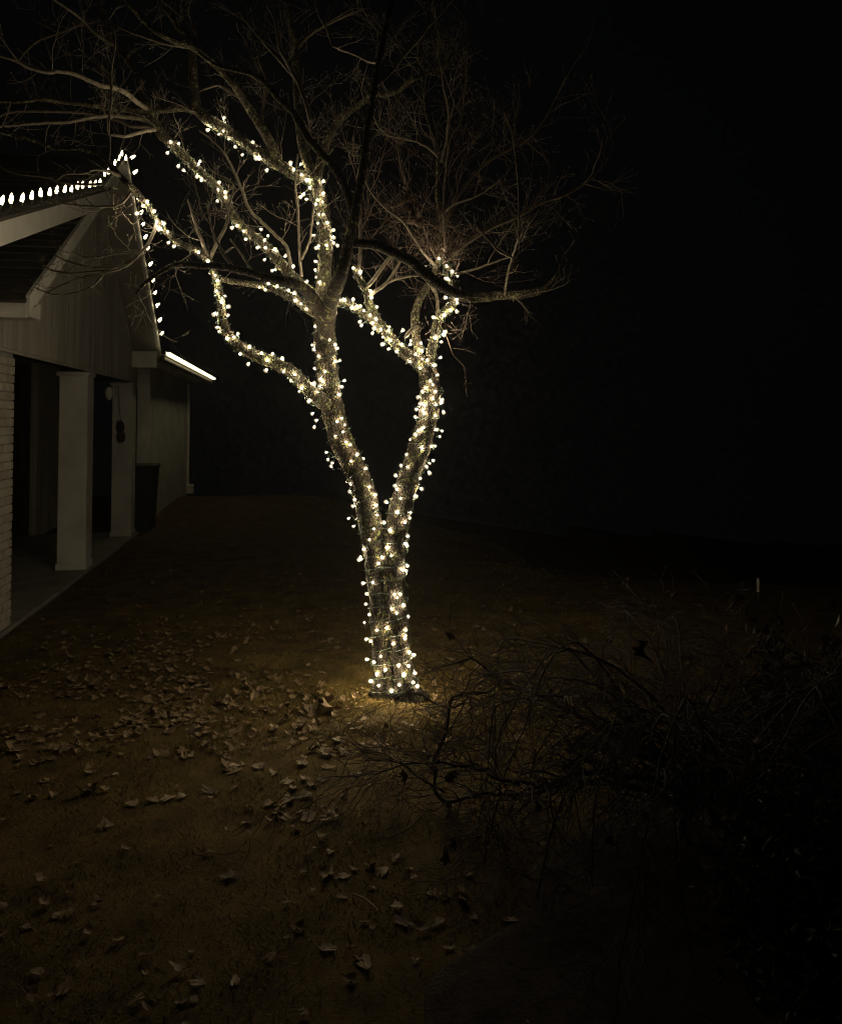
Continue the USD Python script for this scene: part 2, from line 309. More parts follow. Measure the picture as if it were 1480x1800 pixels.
# rake boards, fascias and boxed eave ends
obj('rake_board', slab((EAVE[0] - .02, EAVE[1] + .005), (PEAK[0] - .001, PEAK[1] + .012), .335, .365, .15), M_white, house)
obj('rake_board', slab((PEAK[0] + .001, PEAK[1] + .012), (FAR[0] + .03, FAR[1] + .005), .335, .365, .16), M_white, house)
obj('rake_soffit', slab((EAVE[0], EAVE[1] - .12), (PEAK[0], PEAK[1] - .12), .006, .334, .02), M_soffit, house)
obj('rake_soffit', slab((PEAK[0], PEAK[1] - .12), (FAR[0], FAR[1] - .12), .006, .334, .02), M_soffit, house)
obj('eave_box', box(EAVE[0], 6.36, -.25, .352, 2.47, 2.60, .006), M_white, house)
obj('eave_box', box(11.98, 12.32, -.10, .352, 2.46, 2.70, .006), M_white, house)
obj('eave_fascia', box(EAVE[0] - .022, EAVE[0] - .002, -5.4, .345, 2.455, 2.60, .004), M_white, house)
# upper roof running on toward the viewer's left
up = obj('upper_roof', slab((UP0[0], UP0[1] - .015), (JOIN[0] + .05, upper_z(JOIN[0] + .05) - .015), -5.5, .37, .10), M_roof, house)
obj('upper_rake_board', slab((UP0[0], UP0[1]), (JOIN[0] + .10, upper_z(JOIN[0] + .10)), .372, .402, .165), M_white, house)
obj('upper_roof_edge', slab((UP0[0], UP0[1] + .028), (JOIN[0] + .03, upper_z(JOIN[0] + .03) + .028), -.3, .415, .026), M_shingle[1], house)
# rear wing: wall, eave, gutter, lit tube
obj('rear_wall', box(13.6, 18.6, -.2, 0, -.15, 2.56), M_white, house)
obj('rear_recess_wall', box(12.42, 13.6, -1.5, -1.4, -.1, 2.56), M_siding2, house)
obj('rear_soffit', box(12.36, 19.35, -1.39, .395, 2.56, 2.60), M_white, house)
obj('rear_roof', hexa([H(12.35, .42, 2.603), H(19.4, .42, 2.603), H(19.4, -5, 2.603), H(12.35, -5, 2.603), H(12.35, .42, 2.68), H(19.4, .42, 2.68), H(19.4, -4.9, 4.6), H(12.35, -4.9, 4.6)]), M_roof, house)
obj('gutter', box(11.82, 19.42, .424, .488, 2.555, 2.62, .012), M_gutter, house)
obj('rear_fascia', box(11.80, 19.40, .398, .421, 2.53, 2.598), M_gutter, house)
obj('drip_edge', box(11.82, 19.42, .422, .442, 2.532, 2.540), M_white, house)
obj('downspout', cat([box(18.50, 18.57, .003, .06, .18, 2.50, .008), box(18.42, 18.60, .003, .17, .05, .26, .02)]), M_white, house)
lamp = thing('eave_tube_light', 'long lit tube light along the edge of the rear eave', 'light', H(15.8, .56, 2.66))
tp = [H(s, .540, 2.655) for s in np.linspace(11.84, 19.10, 8)]
obj('tube', tube(tp, .027, 10), M_tube, lamp, smooth=50)
obj('tube_tray', box(11.82, 19.12, .43, .502, 2.626, 2.640, .003), M_white, lamp)
obj('tube_back', box(11.82, 19.12, .492, .504, 2.641, 2.69, .003), M_white, lamp)
for s in np.linspace(12.45, 19.0, 6):
    obj('clip', box(s - .012, s + .012, .505, .540, 2.684, 2.692, .002), M_dark, lamp)

# roof light string: big bulbs along the rakes
roofpx = [(x / 3.7, 180 + y / 3.7) for x, y in [(5, 620), (70, 610), (140, 605), (205, 590), (265, 575), (322, 570), (365, 555), (418, 550), (462, 548), (503, 530), (538, 525), (580, 522), (615, 515), (647, 508), (680, 450), (705, 412),
          (747, 380), (770, 335), (792, 290), (818, 410), (845, 515), (862, 625), (892, 720), (908, 820), (920, 915), (935, 1005), (947, 1090), (965, 1170), (983, 1248), (997, 1325), (1012, 1395), (1028, 1470)]]
roofpx += [(862 / 3.1575, 540 + 55 / 3.1575), (877 / 3.1575, 540 + 118 / 3.1575), (890 / 3.1575, 540 + 175 / 3.1575)]
rs = thing('roof_light_string', 'string of large warm bulbs standing along the gable roof edge of the house', 'string lights', H(9.6, .42, 4.8))
def on_plane(px, py, w):
    lo, hi = 4.0, 20.0
    for _ in range(50):
        d = .5 * (lo + hi); q = P(px, py, d); ww = (q[0] + 2.30 + .159 * q[1]) / (1 + .159 ** 2) * np.sqrt(1 + .159 ** 2)
        if ww * 1.0 > w: lo = d
        else: hi = d
    return q
C9 = [(.0, 0), (.010, .0), (.015, .012), (.0175, .028), (.015, .048), (.009, .062), (.003, .070), (0, .071)]
rp = sorted([on_plane(x, y, .40 if y > 0 else .4) for x, y in roofpx], key=lambda q: q[1])
rp = [H(s, .40, upper_z(s) + .075) for s in (3.4, 3.75, 4.1, 4.45, 4.8, 5.1)] + rp      # the string goes on past the frame with its roof
wp = []
for q in rp:
    s = q[1]; zl = (upper_z(s) if s < JOIN[0] else rake_z(s)) + .035
    b = np.array([q[0], q[1], max(min(q[2] - .05, zl + .10), zl - .02)]); ax = unit(np.array([.1, 0, 1]) + rng.normal(0, .08, 3))
    if s > PEAK[0]: ax = unit(np.array([.35, .55, .75]) + rng.normal(0, .12, 3))
    obj('bulb', lathe([(r * (.82 if s < PEAK[0] else 1.1), h * (1.05 if s < PEAK[0] else 1.25)) for r, h in C9], 10, b, ax), M_roofbulb, rs, smooth=True)
    obj('socket', lathe([(0, -.03), (.012, -.03), (.013, .004), (0, .004)], 8, b, ax), M_wire, rs)
    wp.append(b - ax * .03)
wire = []
for a, b in zip(wp[:-1], wp[1:]):
    wire.append(a); wire.append((a + b) / 2 + np.array([.012, 0, -.02 - .02 * rng.random()]))
wire.append(wp[-1])
obj('wire', tube(wire, .0032, 5), M_wire, rs)

# things on the porch
ln_ = thing('hanging_lantern', 'small milky white lantern hanging from the porch beam between the columns', 'lantern', H(10.8, -.06, 2.0))
c = H(10.8, -.06, 1.97)
obj('globe', lathe([(0, -.02), (.02, -.01), (.048, .04), (.055, .09), (.045, .14), (.02, .16), (0, .162)], 14, c, (0, 0, 1)), M_milk, ln_, smooth=40)
obj('cap', lathe([(0, .16), (.03, .16), (.022, .185), (.006, .195), (0, .195)], 10, c, (0, 0, 1)), M_dark, ln_)
obj('finial', lathe([(0, -.075), (.006, -.065), (.004, -.03), (.012, -.012), (0, -.012)], 8, c, (0, 0, 1)), M_dark, ln_)
obj('cord', tube([c + (0, 0, .19), H(10.8, -.06, BEAM)], .003, 5), M_dark, ln_)
on = thing('hanging_ornament', 'dark red two-lobed ornament hanging on a cord in front of the third column', 'ornament', H(12.03, -.14, 1.5))
c = H(12.02, -.14, 1.37)
obj('lower_lobe', lathe([(0, 0), (.03, .004), (.052, .03), (.058, .08), (.05, .13), (.032, .165), (0, .17)], 14, c, (.03, 0, 1)), M_ornament, on, smooth=40)
obj('upper_lobe', lathe([(0, .15), (.035, .155), (.055, .19), (.058, .24), (.045, .29), (.02, .315), (0, .318)], 14, c, (-.05, 0, 1)), M_dark, on, smooth=40)
obj('cord', tube([c + (-.01, 0, .315), c + (-.03, 0, .5), H(12.03, -.19, 2.2)], .004, 5), M_dark, on)
bn = thing('rubbish_bin', 'dark wheeled rubbish bin standing behind the third column', 'bin', H(13.0, -.1, 0))
def taper(s0, s1, w0, w1, z0, z1, t):
    return hexa([H(s0 + t, w0 + t, z0), H(s1 - t, w0 + t, z0), H(s1 - t, w1 - t, z0), H(s0 + t, w1 - t, z0), H(s0, w0, z1), H(s1, w0, z1), H(s1, w1, z1), H(s0, w1, z1)])
obj('body', taper(12.75, 13.35, -.36, .20, -.02, .95, .05), M_dark, bn)
obj('lid', box(12.73, 13.37, -.38, .22, .951, 1.0, .015), M_dark, bn)
obj('handle', tube([H(13.3, -.36, .96), H(13.3, -.40, 1.06), H(12.8, -.40, 1.06), H(12.8, -.36, .96)], .016, 7), M_dark, bn)
for s in (12.84, 13.26):
    obj('wheel', lathe([(0, -.025), (.1, -.025), (.11, 0), (.1, .025), (0, .025)], 14, H(s, -.34, .08), H(1, 0, 0) - H(0, 0, 0)), M_dark, bn)

# ------------------------------------------------------------------ the tree
TREE = np.array([*P(695, 1222, 5.25)[:2], -.05])
tree = thing('dogwood_tree', 'bare forked tree in the lawn with its trunk and limbs wound in lights', 'tree', TREE)
# every limb: photo x, y, radius in photo pixels, distance in metres
LIMB = {
 'left_stem': [(670, 1240, 24, 5.25), (673, 1215, 20, 5.25), (674, 1170, 18, 5.25), (671, 1110, 19, 5.25), (668, 1050, 20, 5.25), (662, 990, 21, 5.25), (652, 930, 21, 5.26), (640, 870, 21, 5.27), (619, 812, 20, 5.28), (600, 775, 20, 5.28), (587, 730, 20, 5.28), (579, 690, 20, 5.28), (574, 640, 19, 5.28), (571, 600, 19, 5.28), (570, 565, 18, 5.28), (573, 535, 17, 5.28)],
 'right_stem': [(724, 1236, 25, 5.22), (715, 1212, 20, 5.22), (706, 1160, 18, 5.22), (699, 1100, 19, 5.21), (694, 1050, 20, 5.21), (692, 990, 20, 5.21), (697, 935, 20, 5.2), (708, 880, 20, 5.2), (722, 830, 19, 5.2), (738, 785, 19, 5.2), (750, 740, 18, 5.2), (757, 690, 18, 5.2), (753, 655, 17, 5.2), (746, 630, 15, 5.2)],
 'upper_left': [(572, 545, 15, 5.28), (569, 490, 13, 5.3), (572, 450, 12, 5.3), (572, 410, 12, 5.32), (567, 370, 12, 5.34), (558, 331, 11, 5.36), (545, 312, 11, 5.37), (517, 306, 10, 5.4), (500, 294, 10, 5.42), (480, 285, 10, 5.42), (461, 272, 10, 5.43), (435, 253, 10, 5.45), (411, 238, 10, 5.47), (387, 222, 11, 5.5), (362, 206, 11, 5.5), (345, 190, 9, 5.5)],
 'low_left': [(582, 715, 15, 5.27), (560, 700, 14, 5.2), (543, 686, 13, 5.15), (520, 662, 12, 5.1), (495, 643, 12, 5.05), (470, 632, 11, 5.0), (445, 622, 11, 4.97), (418, 606, 10, 4.94), (400, 588, 9.5, 4.92), (390, 560, 9, 4.9), (388, 530, 8, 4.88), (383, 505, 7.5, 4.87), (376, 478, 7, 4.85), (366, 458, 7, 4.84), (345, 441, 6.5, 4.8), (320, 430, 6, 4.78), (296, 412, 6, 4.75), (276, 388, 6, 4.7), (262, 366, 6, 4.68), (240, 338, 6, 4.65), (222, 320, 5.5, 4.6), (200, 296, 5, 4.6), (186, 280, 4.5, 4.58), (162, 266, 4, 4.55), (130, 260, 3.8, 4.5), (103, 260, 3.6, 4.5), (68, 250, 3.4, 4.45), (35, 237, 3, 4.4), (5, 224, 2.5, 4.4)],
 'middle_left': [(570, 556, 11, 5.24), (548, 545, 9.5, 5.15), (524, 529, 9, 5.1), (503, 517, 8, 5.08), (483, 508, 7, 5.05), (459, 502, 6, 5.02), (430, 497, 5.5, 5.0), (405, 494, 5, 4.97), (390, 490, 4.5, 4.93)],
 'inner_left': [(566, 535, 12, 5.3), (548, 518, 11, 5.34), (524, 495, 10, 5.38), (500, 470, 10, 5.42), (478, 444, 9, 5.46), (458, 424, 9, 5.5), (432, 404, 8, 5.54), (408, 376, 8, 5.57), (394, 348, 8, 5.6), (378, 325, 8, 5.62), (350, 300, 8, 5.64), (325, 275, 8, 5.67), (300, 250, 8, 5.7), (284, 236, 9, 5.72), (273, 215, 8, 5.72), (265, 195, 7.5, 5.72), (257, 178, 7, 5.72), (245, 150, 7, 5.74), (235, 125, 6.5, 5.76), (222, 100, 6, 5.78), (205, 80, 5.5, 5.8), (190, 55, 5, 5.8), (182, 30, 4.5, 5.8), (177, -10, 4, 5.8)],
 'cross_branch': [(748, 648, 14, 5.2), (735, 637, 13, 5.19), (720, 628, 11, 5.18), (702, 611, 10, 5.17), (681, 587, 10, 5.16), (666, 566, 9, 5.14), (651, 537, 8, 5.13), (644, 512, 7, 5.12), (632, 489, 6.5, 5.1), (623, 467, 6, 5.1)],
 'inner_branch': [(582, 536, 8, 5.27), (600, 530, 8, 5.22), (618, 536, 7.5, 5.18), (636, 549, 7, 5.15), (652, 562, 7, 5.15), (668, 580, 6, 5.15)],
 'right_middle': [(742, 640, 10, 5.2), (735, 612, 8, 5.22), (731, 585, 8, 5.24), (729, 560, 7.5, 5.25), (734, 535, 7, 5.27), (744, 515, 7, 5.28), (755, 497, 6, 5.3), (766, 472, 5.5, 5.3), (774, 446, 5, 5.32), (777, 394, 4.5, 5.35), (769, 344, 4.5, 5.38), (770, 299, 4, 5.4), (771, 267, 3.5, 5.4), (759, 228, 3, 5.42), (749, 197, 2.6, 5.44), (745, 158, 2.3, 5.46), (738, 120, 2, 5.48), (735, 70, 1.6, 5.5)],
 'right_outer': [(754, 648, 11, 5.2), (757, 625, 9, 5.18), (763, 595, 8, 5.16), (768, 568, 8, 5.14), (782, 548, 8, 5.12), (797, 532, 8, 5.1), (801, 512, 8, 5.1), (795, 490, 9, 5.12), (786, 468, 8, 5.15), (783, 445, 5, 5.2)],
}
BRANCH = {  # bare branches, same columns
 'b7': [(346, 192, 9, 5.5), (343, 165, 8, 5.5), (339, 130, 8, 5.5), (339, 92, 7, 5.52), (334, 70, 6.5, 5.54), (312, 45, 6, 5.56), (297, 20, 5, 5.58), (290, -15, 4.5, 5.6)],
 'link': [(348, 196, 7, 5.5), (322, 189, 7, 5.56), (295, 191, 6.5, 5.64), (268, 194, 6, 5.72), (230, 193, 4.8, 5.7), (190, 190, 4.2, 5.66), (150, 183, 3.8, 5.6), (110, 179, 3.4, 5.55), (75, 174, 3.2, 5.5), (45, 178, 2.8, 5.45), (-10, 178, 2.2, 5.4)],
 'b3': [(268, 215, 5, 5.72), (240, 207, 4, 5.68), (200, 203, 3.6, 5.6), (160, 206, 3.4, 5.5), (120, 214, 3.2, 5.4), (80, 215, 3, 5.35), (40, 218, 2.6, 5.3), (-10, 224, 2, 5.2)],
 'b4': [(278, 226, 5, 5.72), (262, 228, 4, 5.65), (235, 235, 3.4, 5.55), (215, 239, 3, 5.45), (195, 236, 2, 5.4)],
 'b4b': [(270, 220, 4.5, 5.72), (240, 222, 3.6, 5.76), (210, 212, 3.2, 5.8), (180, 202, 3, 5.85), (140, 197, 2.8, 5.9), (80, 195, 2.6, 5.9), (30, 195, 2.2, 5.9), (-8, 207, 1.8, 5.9)],
 'b5': [(258, 190, 5, 5.7), (240, 178, 4.6, 5.5), (222, 163, 4.6, 5.3), (200, 153, 4.5, 5.15), (170, 147, 4.4, 5.0), (140, 133, 4.2, 4.9), (110, 125, 4, 4.8), (75, 125, 3.8, 4.7), (48, 117, 3.4, 4.65), (28, 106, 3, 4.6), (-10, 96, 2.5, 4.55)],
 'b8': [(487, 285, 10, 5.42), (478, 258, 9, 5.4), (462, 227, 9, 5.38), (433, 182, 8, 5.35), (411, 148, 7.5, 5.3), (388, 122, 7, 5.28), (362, 99, 6.5, 5.25), (337, 82, 6, 5.2), (306, 71, 5.5, 5.15), (280, 58, 5, 5.1), (255, 38, 4.2, 5.1), (225, 5, 3.5, 5.05), (212, -15, 3, 5.05)],
 'b10': [(553, 322, 10, 5.36), (543, 292, 9.5, 5.38), (530, 245, 9, 5.42), (525, 190, 8.5, 5.46), (522, 140, 8, 5.5), (518, 90, 7, 5.52), (512, 45, 6.5, 5.55), (510, -15, 5.5, 5.6)],
 'H': [(573, 618, 13, 5.28), (573, 585, 14, 5.22), (576, 556, 14, 5.11), (582, 530, 13.5, 4.97), (591, 503, 12.5, 4.78), (603, 470, 11.5, 4.66), (612, 430, 11, 4.62), (622, 385, 9.5, 4.56), (632, 330, 8, 4.52), (638, 290, 7.4, 4.5), (643, 245, 6.8, 4.48), (650, 200, 6.4, 4.46), (658, 150, 6, 4.45), (665, 110, 5.5, 4.45), (676, 60, 5.5, 4.45), (694, -15, 5, 4.45)],
 'b9': [(623, 385, 8, 4.56), (606, 328, 8, 4.58), (586, 293, 8, 4.6), (567, 272, 7.6, 4.62), (541, 241, 7, 4.66), (516, 199, 6.2, 4.72), (485, 168, 5.2, 4.7), (462, 142, 5.5, 4.68), (436, 128, 4, 4.66), (394, 119, 3, 4.64), (350, 92, 2.4, 4.62)],
 'I': [(556, 326, 8, 5.38), (562, 290, 8, 5.48), (571, 258, 8, 5.54), (583, 234, 8, 5.56), (597, 210, 7.6, 5.58), (620, 190, 7, 5.6), (640, 177, 6.2, 5.58), (658, 164, 5.4, 5.5), (679, 166, 4.8, 5.45), (703, 157, 4.4, 5.38), (728, 138, 3.8, 5.22), (756, 126, 3, 5.26), (788, 119, 2.4, 5.3), (826, 119, 1.6, 5.34)],
 'b11': [(546, 215, 4, 4.76), (541, 193, 4, 4.74), (530, 159, 3.8, 4.72), (516, 131, 3.6, 4.7), (499, 99, 3.4, 4.66), (490, 80, 3, 4.64), (486, 45, 2.8, 4.62), (470, 10, 2.2, 4.6)],
 'b13': [(660, 108, 3, 4.45), (632, 99, 2.8, 4.74), (607, 89, 2.6, 4.78), (590, 82, 2.5, 4.7), (575, 51, 2.2, 4.82), (561, 26, 2, 4.84), (553, -10, 1.8, 4.86)],
 'dl1': [(572, 592, 11, 5.25), (568, 565, 11, 5.17), (560, 541, 10.5, 5.04), (547, 519, 10, 4.9), (525, 501, 9.5, 4.76), (498, 492, 9, 4.68), (467, 487, 8, 4.66), (443, 479, 7.5, 4.7), (412, 472, 7, 4.66), (381, 467, 6.5, 4.62), (350, 466, 6, 4.6), (319, 464, 5.5, 4.56), (292, 472, 4.5, 4.5), (257, 496, 3.5, 4.45), (238, 518, 2.2, 4.42)],
 'G': [(612, 428, 8, 4.62), (650, 428, 9, 4.64), (690, 443, 9, 4.66), (719, 457, 9.5, 4.67), (745, 478, 10, 4.68), (768, 497, 10, 4.72), (799, 514, 8.5, 4.84), (828, 523, 7, 5.06)],
 'stub': [(800, 522, 6, 5.2), (822, 524, 7, 5.36), (845, 523, 8, 5.46), (870, 520, 8, 5.5), (900, 518, 7.5, 5.5), (935, 514, 7, 5.5), (955, 508, 5.5, 5.5), (966, 499, 4, 5.5), (977, 485, 2.4, 5.5)],
 'v2': [(774, 285, 3.4, 5.4), (788, 228, 3, 5.36), (789, 197, 2.6, 5.34), (780, 151, 2.3, 5.3), (777, 125, 2, 5.28), (770, 90, 1.8, 5.26), (767, 35, 1.5, 5.24), (762, 5, 1.2, 5.2)],
 'v3': [(770, 276, 2.6, 5.4), (745, 254, 2.4, 5.34), (717, 244, 2.1, 5.28), (686, 239, 1.8, 5.22), (668, 225, 1.5, 5.18), (657, 205, 1.2, 5.15)],
 'v4': [(783, 448, 3.6, 5.2), (781, 400, 3, 5.14), (780, 351, 2.8, 5.1), (784, 302, 2.5, 5.05), (791, 246, 2.2, 5.0), (812, 208, 1.8, 4.97), (817, 162, 1.6, 4.95), (823, 128, 1.2, 4.93)],
 'v5': [(787, 455, 5, 5.18), (837, 415, 4.2, 5.2), (868, 397, 4, 5.22), (914, 378, 3.6, 5.25), (946, 358, 3.2, 5.28), (988, 344, 3, 5.3), (1019, 327, 2.6, 5.32), (1044, 309, 2.2, 5.33), (1065, 285, 1.8, 5.34), (1079, 250, 1.3, 5.35)],
 'v6': [(780, 415, 3.6, 5.3), (795, 362, 3.4, 5.36), (811, 335, 3.2, 5.4), (837, 302, 3, 5.45), (872, 274, 2.8, 5.5), (903, 258, 2.5, 5.53), (932, 239, 2.2, 5.56), (956, 211, 2, 5.58), (974, 179, 1.7, 5.6), (993, 136, 1.3, 5.6)],
 'v7': [(776, 380, 2.6, 5.34), (800, 358, 2.3, 5.3), (830, 348, 2, 5.26), (865, 327, 1.7, 5.22), (881, 314, 1.3, 5.2)],
 'v8': [(888, 518, 3, 5.3), (893, 480, 2.6, 5.2), (902, 448, 2.4, 5.0), (911, 415, 2.2, 4.85), (912, 341, 2, 4.88), (907, 277, 1.8, 4.9), (902, 242, 1.5, 4.92), (886, 196, 1.2, 4.93)],
 'v9': [(901, 452, 2.2, 4.82), (879, 443, 2, 4.86), (858, 421, 1.7, 4.88), (837, 398, 1.3, 4.9)],
 'v10': [(800, 482, 2.6, 5.12), (837, 472, 2.1, 5.05), (870, 460, 1.8, 4.98), (898, 450, 1.4, 4.92)],
 'v11': [(768, 470, 3, 5.25), (742, 440, 2.6, 5.2), (724, 412, 2.3, 5.16), (708, 389, 2, 5.12), (682, 369, 1.8, 5.08), (657, 344, 1.5, 5.04), (640, 314, 1.2, 5.0)],
 'v12': [(772, 462, 2.6, 5.28), (752, 420, 2.3, 5.3), (740, 380, 2, 5.32), (722, 340, 1.7, 5.34), (706, 300, 1.4, 5.36), (700, 260, 1.1, 5.38)],
 'v14': [(642, 508, 4.6, 5.12), (655, 492, 4, 5.08), (671, 471, 3.6, 5.04), (692, 444, 3, 5.0), (706, 434, 2, 4.98)],
 'v15': [(647, 522, 4.2, 5.13), (662, 510, 3.6, 5.12), (681, 496, 3.2, 5.12), (696, 472, 2.6, 5.11), (708, 452, 1.8, 5.1)],
 'v16': [(681, 496, 2.8, 5.12), (709, 487, 2.3, 5.08), (738, 483, 1.6, 5.05)],
 'v17': [(630, 486, 4, 5.1), (632, 460, 3.4, 5.12), (633, 420, 3, 5.15), (634, 370, 2.6, 5.2), (628, 320, 2.2, 5.25), (636, 270, 1.8, 5.3), (640, 230, 1.4, 5.34)],
 'v18': [(733, 575, 4.5, 5.23), (720, 583, 4, 5.15), (712, 592, 2.5, 5.1)],
 'v19': [(752, 500, 4, 5.28), (765, 512, 3.5, 5.32), (769, 530, 3.2, 5.3), (770, 555, 4, 5.15)],
 't1': [(530, 486, 2.8, 5.36), (526, 429, 2.6, 5.34), (524, 375, 2.4, 5.3), (519, 327, 2, 5.28), (524, 270, 1.6, 5.26)],
 't2': [(529, 455, 2.6, 5.35), (545, 418, 2.2, 5.3), (550, 375, 1.8, 5.26), (556, 330, 1.4, 5.22)],
 't3': [(512, 482, 3.6, 5.4), (506, 439, 3.2, 5.34), (474, 403, 3, 5.3), (437, 364, 2.8, 5.26), (426, 336, 2.5, 5.23), (411, 299, 2.2, 5.2), (392, 266, 1.8, 5.17), (351, 230, 1.3, 5.13)],
 't4': [(367, 458, 4, 4.84), (354, 421, 3.2, 4.8), (342, 390, 2.4, 4.77), (330, 350, 1.6, 4.75)],
 't5': [(367, 458, 4, 4.84), (383, 424, 3.2, 4.86), (398, 393, 2.6, 4.88), (404, 355, 1.8, 4.9), (420, 330, 1.2, 4.92)],
 't6': [(214, 312, 3.6, 4.6), (190, 300, 3.2, 4.5), (165, 298, 2.6, 4.42), (140, 305, 2.2, 4.36), (120, 304, 2, 4.32), (100, 315, 1.4, 4.28)],
 't7': [(180, 322, 2.4, 4.42), (110, 320, 2.2, 4.36), (78, 310, 2, 4.3), (40, 306, 1.8, 4.25), (-5, 290, 1.5, 4.2)],
 't8': [(190, 290, 3, 4.6), (192, 258, 2.8, 4.7), (191, 215, 2.6, 4.8), (196, 170, 2.4, 4.85), (195, 130, 2.2, 4.88), (202, 80, 1.8, 4.9), (190, 30, 1.4, 4.95)],
 'f1': [(276, 388, 3.4, 4.7), (262, 425, 3, 4.62), (243, 448, 2.8, 4.55), (216, 465, 2.5, 4.5), (184, 475, 2.2, 4.44), (151, 478, 2, 4.4), (124, 480, 1.8, 4.36), (80, 470, 1.4, 4.32)],
 'f2': [(243, 448, 2.6, 4.55), (215, 470, 2.3, 4.48), (180, 480, 2, 4.42), (150, 486, 1.8, 4.36), (118, 497, 1.6, 4.3), (85, 512, 1.2, 4.26)],
 'f3': [(216, 466, 2.2, 4.5), (170, 470, 2, 4.5), (130, 462, 1.7, 4.5), (95, 448, 1.3, 4.5)],
 'f4': [(184, 476, 2.2, 4.44), (165, 500, 1.9, 4.38), (135, 514, 1.6, 4.32), (100, 517, 1.4, 4.28), (62, 505, 1.1, 4.25)],
 'f5': [(250, 440, 2.2, 4.58), (205, 445, 1.9, 4.56), (160, 452, 1.6, 4.54), (125, 440, 1.2, 4.52)],
 'f6': [(232, 334, 2.6, 4.64), (200, 362, 2.2, 4.55), (160, 362, 2, 4.5), (120, 358, 1.7, 4.45), (88, 350, 1.2, 4.4)],
 'u1': [(205, 80, 3.4, 5.8), (170, 60, 3, 5.7), (140, 30, 2.6, 5.6), (115, 12, 2.2, 5.5), (80, -10, 1.8, 5.4)],
 'u2': [(182, 34, 3.4, 5.8), (150, 40, 3, 5.85), (110, 55, 2.6, 5.9), (70, 70, 2.2, 5.95), (30, 110, 1.6, 6.0)],
 'u3': [(337, 82, 3.6, 5.2), (290, 75, 3.2, 5.3), (245, 60, 2.8, 5.4), (218, 50, 2.2, 5.5), (190, 32, 1.6, 5.6)],
 'u4': [(433, 182, 3.2, 5.35), (405, 160, 2.8, 5.45), (380, 150, 2.4, 5.55), (350, 160, 1.8, 5.6)],
 'u5': [(462, 227, 3, 5.38), (462, 190, 2.6, 5.45), (470, 150, 2.4, 5.5), (455, 100, 2, 5.55), (460, 50, 1.6, 5.6)],
 'u6': [(518, 90, 3.6, 5.52), (545, 60, 3, 5.55), (590, 35, 2.4, 5.6), (640, 15, 1.8, 5.65)],
 'u7': [(522, 140, 3.4, 5.5), (495, 110, 2.8, 5.55), (460, 70, 2.4, 5.6), (420, 20, 1.8, 5.65)],
 'u8': [(362, 99, 3.4, 5.25), (340, 50, 2.8, 5.3), (310, 20, 2.2, 5.35), (270, -10, 1.6, 5.4)],
 'u9': [(658, 150, 3.4, 4.45), (700, 110, 3, 4.7), (735, 70, 2.4, 4.68), (760, 40, 1.8, 4.66), (800, -5, 1.3, 4.64)],
 'u10': [(756, 126, 2.4, 5.26), (800, 95, 2, 5.3), (840, 60, 1.7, 5.34), (885, 30, 1.2, 5.38)],
 'u11': [(412, 472, 3, 4.66), (390, 440, 2.6, 4.64), (372, 400, 2, 4.62), (365, 360, 1.4, 4.6)],
 'u12': [(443, 479, 3, 4.7), (428, 452, 2.4, 4.72), (405, 420, 1.8, 4.74)],
}
W = {}
def to_world(rows, step):
    r = np.array([[*P(x, y, d), rad * d / F] for x, y, rad, d in rows]); return resample(r, step)
stem_names = ('left_stem', 'right_stem')
for n, rows in LIMB.items():
    c = W[n] = to_world(rows, .012)
    p = c[:, :3].copy(); p += (meshkit.noise(p[:, [0, 0, 0]] * 0 + np.arange(len(p))[:, None] * .11 + np.array([0, 30, 60]), len(n)) [:, None] - .5) * .004
    big = n in stem_names
    r = c[:, 3].copy()
    if big:     # root flare
        r *= 1 + .35 * np.exp(-np.arange(len(r)) * .012 / .07)
    if n == 'right_middle': big = False
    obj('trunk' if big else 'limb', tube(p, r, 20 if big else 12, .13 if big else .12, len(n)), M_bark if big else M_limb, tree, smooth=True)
BW = {}
for n, rows in BRANCH.items():
    c = BW[n] = to_world(rows, .02)
    p = c[:, :3] + rng.normal(0, .0012, (len(c), 3))
    rows_r = rows[0][2]
    obj('branch', tube(p, c[:, 3], 10 if rows_r > 5 else 6, .10 if rows_r > 5 else .0, 3), (M_bark if n in ('H', 'b9', 'dl1', 'G') else M_limb) if rows_r > 5 else M_twig, tree, smooth=True)  # near, unlit limbs take the darker bark: shade put into their colour

# side twigs, grown from the limbs and branches
twigs, redtwigs, buds = [], [], []
def shoot(p0, d, length, r0, level, out):
    n = max(4, int(length / .045)); pts = [p0]; dirs = [d]; up = np.array([0, 0, 1.0])
    for i in range(n):
        d = unit(d + rng.normal(0, .16, 3) + up * .045); pts.append(pts[-1] + d * length / n); dirs.append(d)
    pts = np.array(pts); rr = np.linspace(r0, max(r0 * .45, .0009), len(pts))
    out.append(tube(pts, rr, 4 if r0 > .0022 else 3, cap=False))
    if level > 0:
        i = 1 + int(rng.integers(0, 2))
        while i < n:
            for sgn in ((1, -1) if rng.random() < .6 else (1,)):
                ax = unit(np.cross(dirs[i], rng.normal(0, 1, 3)))
                nd = unit(dirs[i] * .75 + sgn * ax * .75 + up * .18)
                shoot(pts[i], nd, length * rng.uniform(.3, .6), max(rr[i] * .62, .001), level - 1, out)
            i += int(rng.integers(2, 4))
    elif rng.random() < .5:
        buds.append((pts[-1], dirs[-1]))
